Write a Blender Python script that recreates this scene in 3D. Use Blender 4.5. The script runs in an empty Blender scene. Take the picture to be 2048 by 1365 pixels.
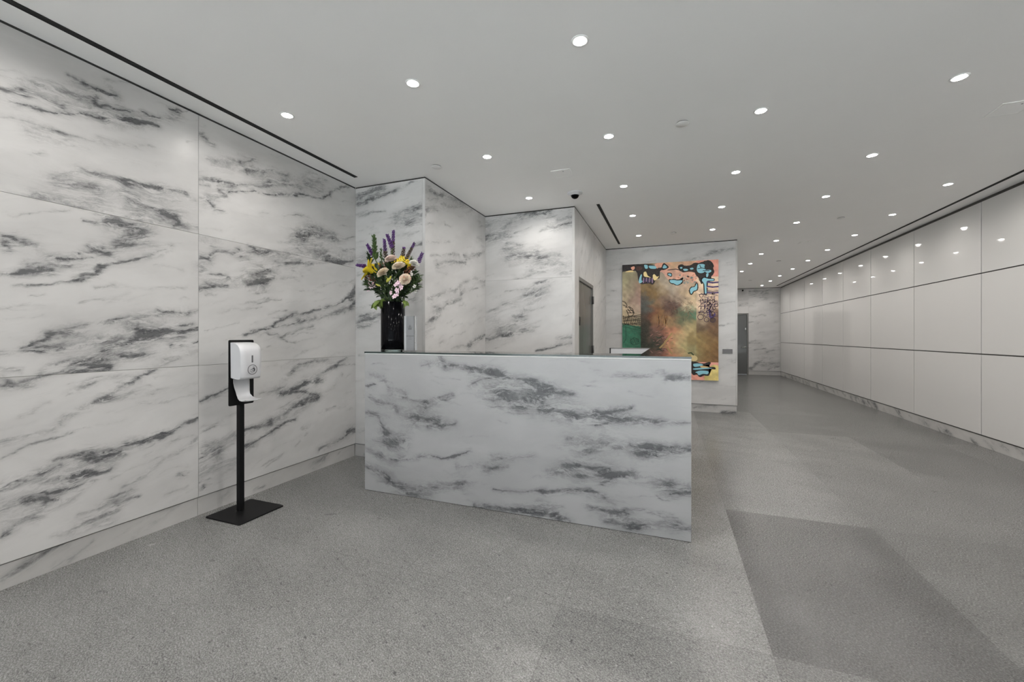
import bpy, bmesh, math, random
import numpy as np
from mathutils import Vector, Matrix
random.seed(7)
S = bpy.context.scene
COL = S.collection
PI = math.pi

# ------------------------------------------------------------------ survey of the room (metres)
H = 1.28                      # eye height
FPX, TH, V0 = 828.19, 0.3623, 672.6
CT, ST = math.cos(TH), math.sin(TH)
XL, XR = -3.1247, 3.3713      # left marble wall, right glass-panel wall
YB, YA, YAL, Y1 = 15.629, 7.6625, 4.9834, 3.5377
X1, X2, XE = -2.2646, -1.0729, 1.051
YD, XD0, XD1 = 2.7905, -2.369, 0.130
C = 2.8648                    # ceiling
YF = -2.4                     # entrance glazing behind the viewer
J1, J2, JB = 1.071, 2.005, 0.135

def hit(u, v, ax, val):
    """point of the surveyed surface (plane ax = val) sighted at pixel u, v of the 2048 x 1365 survey photo"""
    a = (u - 1024) / FPX; b = (V0 - v) / FPX
    r = (CT * a - ST, CT + ST * a, b); o = (0, 0, H); i = 'XYZ'.index(ax)
    t = (val - o[i]) / r[i]
    return Vector((o[0] + t * r[0], o[1] + t * r[1], o[2] + t * r[2]))

# ------------------------------------------------------------------ node helpers
def mat(name):
    m = bpy.data.materials.new(name); m.use_nodes = True
    nt = m.node_tree
    for n in list(nt.nodes): nt.nodes.remove(n)
    out = nt.nodes.new('ShaderNodeOutputMaterial')
    return m, nt, out
def N(nt, t, ins=None, **props):
    n = nt.nodes.new(t)
    for k, v in props.items(): setattr(n, k, v)
    for k, v in (ins or {}).items():
        s = n.inputs[k]
        if isinstance(v, bpy.types.NodeSocket): nt.links.new(v, s)
        else: s.default_value = v
    return n
def M2(nt, op, a, b=0.0, c=None, clamp=False):
    n = nt.nodes.new('ShaderNodeMath'); n.operation = op; n.use_clamp = clamp
    for i, x in enumerate((a, b, c)):
        if x is None: continue
        if isinstance(x, bpy.types.NodeSocket): nt.links.new(x, n.inputs[i])
        else: n.inputs[i].default_value = x
    return n.outputs[0]
def ramp(nt, x, lo, hi, a=0.0, b=1.0, smooth=True):
    n = nt.nodes.new('ShaderNodeMapRange'); n.interpolation_type = 'SMOOTHSTEP' if smooth else 'LINEAR'
    nt.links.new(x, n.inputs['Value'])
    n.inputs['From Min'].default_value = lo; n.inputs['From Max'].default_value = hi
    n.inputs['To Min'].default_value = a; n.inputs['To Max'].default_value = b
    return n.outputs[0]
def mixc(nt, f, a, b):
    n = nt.nodes.new('ShaderNodeMix'); n.data_type = 'RGBA'
    for k, x in ((0, f), (6, a), (7, b)):
        if isinstance(x, bpy.types.NodeSocket): nt.links.new(x, n.inputs[k])
        else: n.inputs[k].default_value = x if k == 0 else (tuple(x) + (1,))[:4]
    return n.outputs[2]
def noise(nt, vec, scale, detail=4, rough=.5, dist=0.0):
    return N(nt, 'ShaderNodeTexNoise', {'Vector': vec, 'Scale': scale, 'Detail': detail, 'Roughness': rough, 'Distortion': dist}).outputs[0]
def vscale(nt, vec, s):
    n = nt.nodes.new('ShaderNodeVectorMath'); n.operation = 'MULTIPLY'
    nt.links.new(vec, n.inputs[0]); n.inputs[1].default_value = s
    return n.outputs[0]
def plain(name, rgb, rough=.5, metal=0.0, spec=.5, var=.06, scale=30, coat=0.0, bump=0.0):
    m, nt, out = mat(name)
    tc = N(nt, 'ShaderNodeTexCoord').outputs['Object']
    n = noise(nt, tc, scale, 3)
    lo = tuple(c * (1 - var) for c in rgb); hi = tuple(min(1, c * (1 + var)) for c in rgb)
    col = mixc(nt, n, lo, hi)
    p = N(nt, 'ShaderNodeBsdfPrincipled', {'Base Color': col, 'Roughness': rough, 'Metallic': metal, 'Specular IOR Level': spec, 'Coat Weight': coat})
    if bump:
        b = N(nt, 'ShaderNodeBump', {'Strength': bump, 'Distance': .002, 'Height': n}); nt.links.new(b.outputs[0], p.inputs['Normal'])
    nt.links.new(p.outputs[0], out.inputs[0])
    return m

def marble(name, base=(.59, .58, .569), vein=(.085, .087, .092), rough=.32):
    m, nt, out = mat(name)
    at = N(nt, 'ShaderNodeAttribute', attribute_name='vein', attribute_type='GEOMETRY')
    sp = N(nt, 'ShaderNodeSeparateColor', {'Color': at.outputs['Color']})
    D, ps, ph = sp.outputs[0], sp.outputs[1], sp.outputs[2]
    vec = N(nt, 'ShaderNodeCombineXYZ', {'X': ps, 'Y': ph, 'Z': 0.0}).outputs[0]
    # domain warp so the streaks wander
    w1 = noise(nt, vscale(nt, vec, (2.2, 5.0, 1)), 1.0, 5, .6)
    w2 = noise(nt, vscale(nt, vec, (9, 16, 1)), 1.0, 4, .6)
    ph2 = M2(nt, 'ADD', ph, M2(nt, 'MULTIPLY', M2(nt, 'SUBTRACT', w1, .5), .16))
    ph2 = M2(nt, 'ADD', ph2, M2(nt, 'MULTIPLY', M2(nt, 'SUBTRACT', w2, .5), .035))
    v2 = N(nt, 'ShaderNodeCombineXYZ', {'X': ps, 'Y': ph2, 'Z': 0.0}).outputs[0]
    st = noise(nt, vscale(nt, v2, (5.0, 26, 1)), 1.0, 9, .68)
    fine = noise(nt, vscale(nt, v2, (20, 85, 1)), 1.0, 8, .78)
    cl = noise(nt, vscale(nt, v2, (1.6, 4.2, 1)), 1.0, 5, .55)
    Hz = at.outputs['Alpha']
    s1 = M2(nt, 'MULTIPLY', M2(nt, 'SUBTRACT', st, .5), 2.4)
    s2 = M2(nt, 'MULTIPLY', M2(nt, 'SUBTRACT', fine, .5), 2.4)
    dd = M2(nt, 'ADD', D, M2(nt, 'MULTIPLY', M2(nt, 'ADD', s1, s2), M2(nt, 'ADD', M2(nt, 'MULTIPLY', D, .95), .16)))
    soft = ramp(nt, dd, .13, .72)
    core = ramp(nt, dd, .50, .92)
    # thin dark threads inside the veined clouds
    hh = M2(nt, 'ADD', Hz, M2(nt, 'MULTIPLY', M2(nt, 'ADD', s1, s2), M2(nt, 'MULTIPLY', Hz, 1.5)))
    hz = ramp(nt, hh, .02, .9)
    r1 = M2(nt, 'SUBTRACT', 1.0, M2(nt, 'MULTIPLY', M2(nt, 'ABSOLUTE', M2(nt, 'SUBTRACT', st, .5)), 16.0), clamp=True)
    th = M2(nt, 'MULTIPLY', M2(nt, 'POWER', r1, 2.0), ramp(nt, Hz, .06, .5))
    k = M2(nt, 'ADD', M2(nt, 'MULTIPLY', soft, .34), M2(nt, 'MULTIPLY', core, .24))
    k = M2(nt, 'ADD', k, M2(nt, 'MULTIPLY', hz, .34))
    k = M2(nt, 'ADD', k, M2(nt, 'MULTIPLY', th, .24), clamp=True)
    lo = tuple(c * .90 for c in base); hi = tuple(min(1, c * 1.05) for c in base)
    bc = mixc(nt, ramp(nt, cl, .3, .7), lo, hi)
    bc = mixc(nt, ramp(nt, st, .56, .8, 0, .22), bc, tuple(c * .6 for c in base))
    col = mixc(nt, k, bc, vein)
    p = N(nt, 'ShaderNodeBsdfPrincipled', {'Base Color': col, 'Roughness': rough, 'Specular IOR Level': .4})
    nt.links.new(p.outputs[0], out.inputs[0])
    return m

MT = {}
MT['marble'] = marble('honed_white_marble')
MT['marble_desk_shaded'] = marble('desk_marble_shaded', (.385, .385, .387))  # wall marble copied darker: the desk's weaker light is put into its colour
MT['marble_base'] = marble('plinth_marble', (.52, .51, .495))
MT['grout'] = plain('joint_grey', (.50, .49, .47), .8)
MT['reveal'] = plain('shadow_gap_black', (.035, .034, .033), .8)
MT['ceil'] = plain('ceiling_plaster', (.93, .92, .905), .9, spec=.2, var=.012, scale=3)
MT['black'] = plain('black_powder_coat', (.008, .008, .0085), .5, spec=.16, bump=.05, scale=300)
MT['slot'] = plain('diffuser_black', (.006, .006, .006), .7)
MT['white_plastic'] = plain('white_plastic', (.60, .60, .615), .3, var=.01)
MT['grey_plastic'] = plain('smoked_plastic', (.10, .10, .105), .25)
MT['ink'] = plain('printed_ink', (.05, .05, .055), .6)
MT['white_metal'] = plain('white_metal', (.78, .78, .77), .45, var=.01)
MT['seam'] = plain('panel_seam_grey', (.45, .445, .435), .8)
MT['door_paint'] = plain('door_grey_paint', (.095, .095, .09), .28, var=.05, scale=4, coat=.3)
MT['frame_paint'] = plain('frame_grey_paint', (.17, .168, .16), .4)
MT['steel'] = plain('brushed_steel', (.55, .54, .52), .3, metal=1.0)
MT['dark_steel'] = plain('dark_steel', (.10, .10, .10), .4, metal=.6)
MT['plaque'] = plain('plaque_grey', (.16, .155, .155), .4, metal=.3)
MT['lacquer'] = plain('white_lacquer', (.78, .78, .77), .3, var=.01)
MT['vase'] = plain('black_glass', (.004, .004, .005), .10, spec=.08)
MT['mullion'] = plain('bronze_mullion', (.05, .048, .045), .4, metal=.5)
MT['paving'] = plain('pale_paving', (.72, .71, .69), .8)
MT['gapmetal'] = plain('joint_metal', (.055, .053, .05), .5, metal=.4)

def emis(name, rgb, s):
    m, nt, out = mat(name)
    e = N(nt, 'ShaderNodeEmission', {'Color': rgb + (1,), 'Strength': s})
    nt.links.new(e.outputs[0], out.inputs[0]); return m
MT['lens'] = emis('lamp_lens', (1.0, .97, .93), 55.0)

def clear(name, tint, ior=1.45, rough=.0, haze=0.0):
    m, nt, out = mat(name)
    fr = N(nt, 'ShaderNodeFresnel', {'IOR': ior})
    t = N(nt, 'ShaderNodeBsdfTransparent', {'Color': tint + (1,)})
    g = N(nt, 'ShaderNodeBsdfGlossy', {'Color': (1, 1, 1, 1), 'Roughness': rough})
    mx = N(nt, 'ShaderNodeMixShader', {0: fr.outputs[0], 1: t.outputs[0], 2: g.outputs[0]})
    last = mx.outputs[0]
    if haze:
        d = N(nt, 'ShaderNodeBsdfDiffuse', {'Color': (.8, .8, .8, 1)})
        last = N(nt, 'ShaderNodeMixShader', {0: haze, 1: last, 2: d.outputs[0]}).outputs[0]
    nt.links.new(last, out.inputs[0]); return m
MT['glass'] = clear('clear_counter_glass', (.93, .96, .95))
MT['pane'] = clear('entrance_glass', (.97, .98, .98))
MT['acrylic'] = clear('clear_acrylic', (.95, .96, .97), 1.4, 0, .10)
MT['glass_edge'] = plain('glass_edge_green', (.035, .05, .047), .15)

def glass_panel():
    m, nt, out = mat('white_backpainted_glass')
    tc = N(nt, 'ShaderNodeTexCoord').outputs['Object']
    n = noise(nt, tc, 1.3, 2)
    col = mixc(nt, n, (.66, .65, .635), (.675, .665, .65))
    p = N(nt, 'ShaderNodeBsdfPrincipled', {'Base Color': col, 'Roughness': .03, 'Specular IOR Level': .5, 'IOR': 1.5})
    nt.links.new(p.outputs[0], out.inputs[0]); return m
MT['panel'] = glass_panel()

TX, TY, OX, OY = .87, 1.5, .39, 1.92
def granite():
    m, nt, out = mat('flamed_grey_granite')
    tc = N(nt, 'ShaderNodeTexCoord').outputs['Object']
    at = N(nt, 'ShaderNodeAttribute', attribute_name='tint', attribute_type='GEOMETRY')
    tint = N(nt, 'ShaderNodeSeparateColor', {'Color': at.outputs['Color']}).outputs[0]
    rot = N(nt, 'ShaderNodeVectorRotate', {'Vector': tc, 'Angle': .45}); rot.rotation_type = 'Z_AXIS'
    r = rot.outputs[0]
    cl = noise(nt, vscale(nt, r, (1.6, 3.0, 1)), 1.0, 4, .6)
    g1 = noise(nt, vscale(nt, r, (115, 165, 60)), 1.0, 5, .75)
    g2 = noise(nt, vscale(nt, r, (300, 410, 100)), 1.0, 3, .7)
    fl = noise(nt, vscale(nt, r, (28, 60, 30)), 1.0, 2, .5)
    lt = noise(nt, vscale(nt, tc, (75, 75, 75)), 1.0, 2, .5)
    big = noise(nt, vscale(nt, tc, (5.5, 8.5, 1)), 1.0, 2, .5)
    bigw = noise(nt, vscale(nt, tc, (4.5, 3.5, 1)), 1.3, 3, .6)
    a = M2(nt, 'ADD', M2(nt, 'MULTIPLY', M2(nt, 'SUBTRACT', g1, .5), 1.9), M2(nt, 'MULTIPLY', M2(nt, 'SUBTRACT', g2, .5), 2.6))
    a = M2(nt, 'ADD', a, M2(nt, 'MULTIPLY', M2(nt, 'SUBTRACT', cl, .5), .55))
    md = noise(nt, vscale(nt, r, (24, 36, 14)), 1.0, 3, .6)
    a = M2(nt, 'ADD', a, M2(nt, 'MULTIPLY', M2(nt, 'SUBTRACT', md, .5), .6))
    a = M2(nt, 'ADD', a, .5, clamp=True)
    col = mixc(nt, a, (.045, .0448, .0435), (.335, .333, .324))
    col = mixc(nt, ramp(nt, fl, .635, .72, 0, .75), col, (.045, .045, .045))
    col = mixc(nt, ramp(nt, lt, .65, .75, 0, .75), col, (.50, .495, .48))
    col = mixc(nt, ramp(nt, big, .72, .75, 0, .7), col, (.07, .07, .07))
    col = mixc(nt, ramp(nt, bigw, .715, .75, 0, .6), col, (.42, .415, .40))
    # tile joints
    sx = N(nt, 'ShaderNodeSeparateXYZ', {'Vector': tc})
    def line(c, o, t):
        f = M2(nt, 'FRACT', M2(nt, 'DIVIDE', M2(nt, 'SUBTRACT', c, o - 20 * t), t))
        d = M2(nt, 'MULTIPLY', M2(nt, 'MINIMUM', f, M2(nt, 'SUBTRACT', 1.0, f)), t)
        return M2(nt, 'LESS_THAN', d, .0019)
    ln = M2(nt, 'MAXIMUM', line(sx.outputs[0], OX, TX), line(sx.outputs[1], OY, TY))
    col = mixc(nt, M2(nt, 'MULTIPLY', ln, .6), col, (.09, .09, .085))
    hs = N(nt, 'ShaderNodeMix', {0: 1.0, 6: col}, data_type='RGBA', blend_type='MULTIPLY')
    nt.links.new(N(nt, 'ShaderNodeCombineColor', {0: tint, 1: tint, 2: tint}).outputs[0], hs.inputs[7])
    rough = ramp(nt, g1, .3, .7, .20, .33)
    b = N(nt, 'ShaderNodeBump', {'Strength': .16, 'Distance': .001, 'Height': g2})
    p = N(nt, 'ShaderNodeBsdfPrincipled', {'Base Color': hs.outputs[2], 'Roughness': rough, 'Specular IOR Level': .42, 'Normal': b.outputs[0]})
    nt.links.new(p.outputs[0], out.inputs[0]); return m
MT['granite'] = granite()

def vcol(name, rough=.6, spec=.3, bump=0.0):
    m, nt, out = mat(name)
    at = N(nt, 'ShaderNodeAttribute', attribute_name='paint', attribute_type='GEOMETRY')
    tc = N(nt, 'ShaderNodeTexCoord').outputs['Object']
    n = noise(nt, tc, 60, 4)
    col = mixc(nt, ramp(nt, n, .3, .7, 0, .12), at.outputs['Color'], (.25, .2, .15))
    p = N(nt, 'ShaderNodeBsdfPrincipled', {'Base Color': col, 'Roughness': rough, 'Specular IOR Level': spec})
    nt.links.new(p.outputs[0], out.inputs[0]); return m
MT['paint'] = vcol('oil_paint')

# ------------------------------------------------------------------ mesh helpers
class MB:
    def __init__(s): s.v = []; s.f = []; s.m = []; s.sm = []; s.c = []
    def add(s, vs, fs, mi=0, smooth=False, col=None):
        o = len(s.v); s.v += [tuple(x) for x in vs]
        for f in fs: s.f.append(tuple(i + o for i in f)); s.m.append(mi); s.sm.append(smooth)
        s.c += [col or (1, 1, 1)] * len(vs); return s
    def box(s, a, b, mi=0, bev=0.0):
        x0, x1 = sorted((a[0], b[0])); y0, y1 = sorted((a[1], b[1])); z0, z1 = sorted((a[2], b[2]))
        if bev:
            bm = bmesh.new(); bmesh.ops.create_cube(bm, size=1)
            for v in bm.verts: v.co = Vector(((x0 + x1) / 2 + v.co.x * (x1 - x0), (y0 + y1) / 2 + v.co.y * (y1 - y0), (z0 + z1) / 2 + v.co.z * (z1 - z0)))
            bmesh.ops.bevel(bm, geom=bm.edges[:], offset=bev, segments=2, affect='EDGES', profile=.5)
            s.bm(bm, mi); return s
        vs = [(x, y, z) for z in (z0, z1) for y in (y0, y1) for x in (x0, x1)]
        fs = [(0, 2, 3, 1), (4, 5, 7, 6), (0, 1, 5, 4), (2, 6, 7, 3), (0, 4, 6, 2), (1, 3, 7, 5)]
        return s.add(vs, fs, mi)
    def bm(s, bm, mi=0, smooth=False):
        bm.verts.index_update()
        s.add([v.co[:] for v in bm.verts], [[v.index for v in f.verts] for f in bm.faces], mi, smooth); bm.free(); return s
    def lathe(s, prof, c=(0, 0, 0), n=32, mi=0, axis='Z', smooth=True, flip=False):
        vs = []; fs = []
        for r, z in prof:
            for k in range(n):
                a = 2 * PI * k / n; p = (r * math.cos(a), r * math.sin(a), z)
                if axis == 'X': p = (p[2], p[0], p[1])
                if axis == 'Y': p = (p[1], p[2], p[0])
                vs.append((p[0] + c[0], p[1] + c[1], p[2] + c[2]))
        for i in range(len(prof) - 1):
            for k in range(n):
                q = (i * n + k, i * n + (k + 1) % n, (i + 1) * n + (k + 1) % n, (i + 1) * n + k)
                fs.append(q[::-1] if flip else q)
        return s.add(vs, fs, mi, smooth)
    def tube(s, pts, r, n=8, mi=0, smooth=True, caps=True):
        pts = [Vector(p) for p in pts]; rr = r if isinstance(r, (list, tuple)) else [r] * len(pts)
        vs = []; fs = []; up = None
        for i, p in enumerate(pts):
            d = (pts[min(i + 1, len(pts) - 1)] - pts[max(i - 1, 0)]).normalized()
            if up is None:
                up = Vector((0, 0, 1)) if abs(d.z) < .9 else Vector((1, 0, 0))
            x = d.cross(up).normalized(); y = x.cross(d).normalized(); up = y
            for k in range(n):
                a = 2 * PI * k / n; vs.append(p + (x * math.cos(a) + y * math.sin(a)) * rr[i])
        for i in range(len(pts) - 1):
            for k in range(n): fs.append((i * n + k, i * n + (k + 1) % n, (i + 1) * n + (k + 1) % n, (i + 1) * n + k))
        if caps: fs += [tuple(range(n))[::-1], tuple((len(pts) - 1) * n + k for k in range(n))]
        return s.add(vs, fs, mi, smooth)
    def build(s, name, mats, parent=None, col=None):
        me = bpy.data.meshes.new(name)
        o = Vector((0, 0, 0))
        if parent is not None:
            q = parent
            while q is not None: o = o + q.location; q = q.parent
        me.from_pydata([(x - o.x, y - o.y, z - o.z) for x, y, z in s.v], [], s.f)
        for m in (mats if isinstance(mats, (list, tuple)) else [mats]): me.materials.append(m)
        me.polygons.foreach_set('material_index', s.m); me.polygons.foreach_set('use_smooth', s.sm)
        if col:
            a = me.color_attributes.new(col, 'FLOAT_COLOR', 'POINT')
            a.data.foreach_set('color', [x for c in s.c for x in (c[0], c[1], c[2], 1.0)])
        me.update()
        ob = bpy.data.objects.new(name, me); COL.objects.link(ob)
        if parent is not None: ob.parent = parent
        return ob
def struct(o): o['kind'] = 'structure'; return o
def tag(o, label, cat, group=None):
    o['label'] = label; o['category'] = cat
    if group: o['group'] = group
    return o
def thing(name, label, cat, loc, group=None):
    o = bpy.data.objects.new(name, None); COL.objects.link(o); o.location = loc; o.empty_display_size = .05
    return tag(o, label, cat, group)
def dup(root, loc, label):
    r = root.copy(); COL.objects.link(r); r.location = loc; r['label'] = label
    for ch in list(root.children):
        c = ch.copy(); COL.objects.link(c); c.parent = r
        for g in ch.children:
            d = g.copy(); COL.objects.link(d); d.parent = c
    return r
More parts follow.
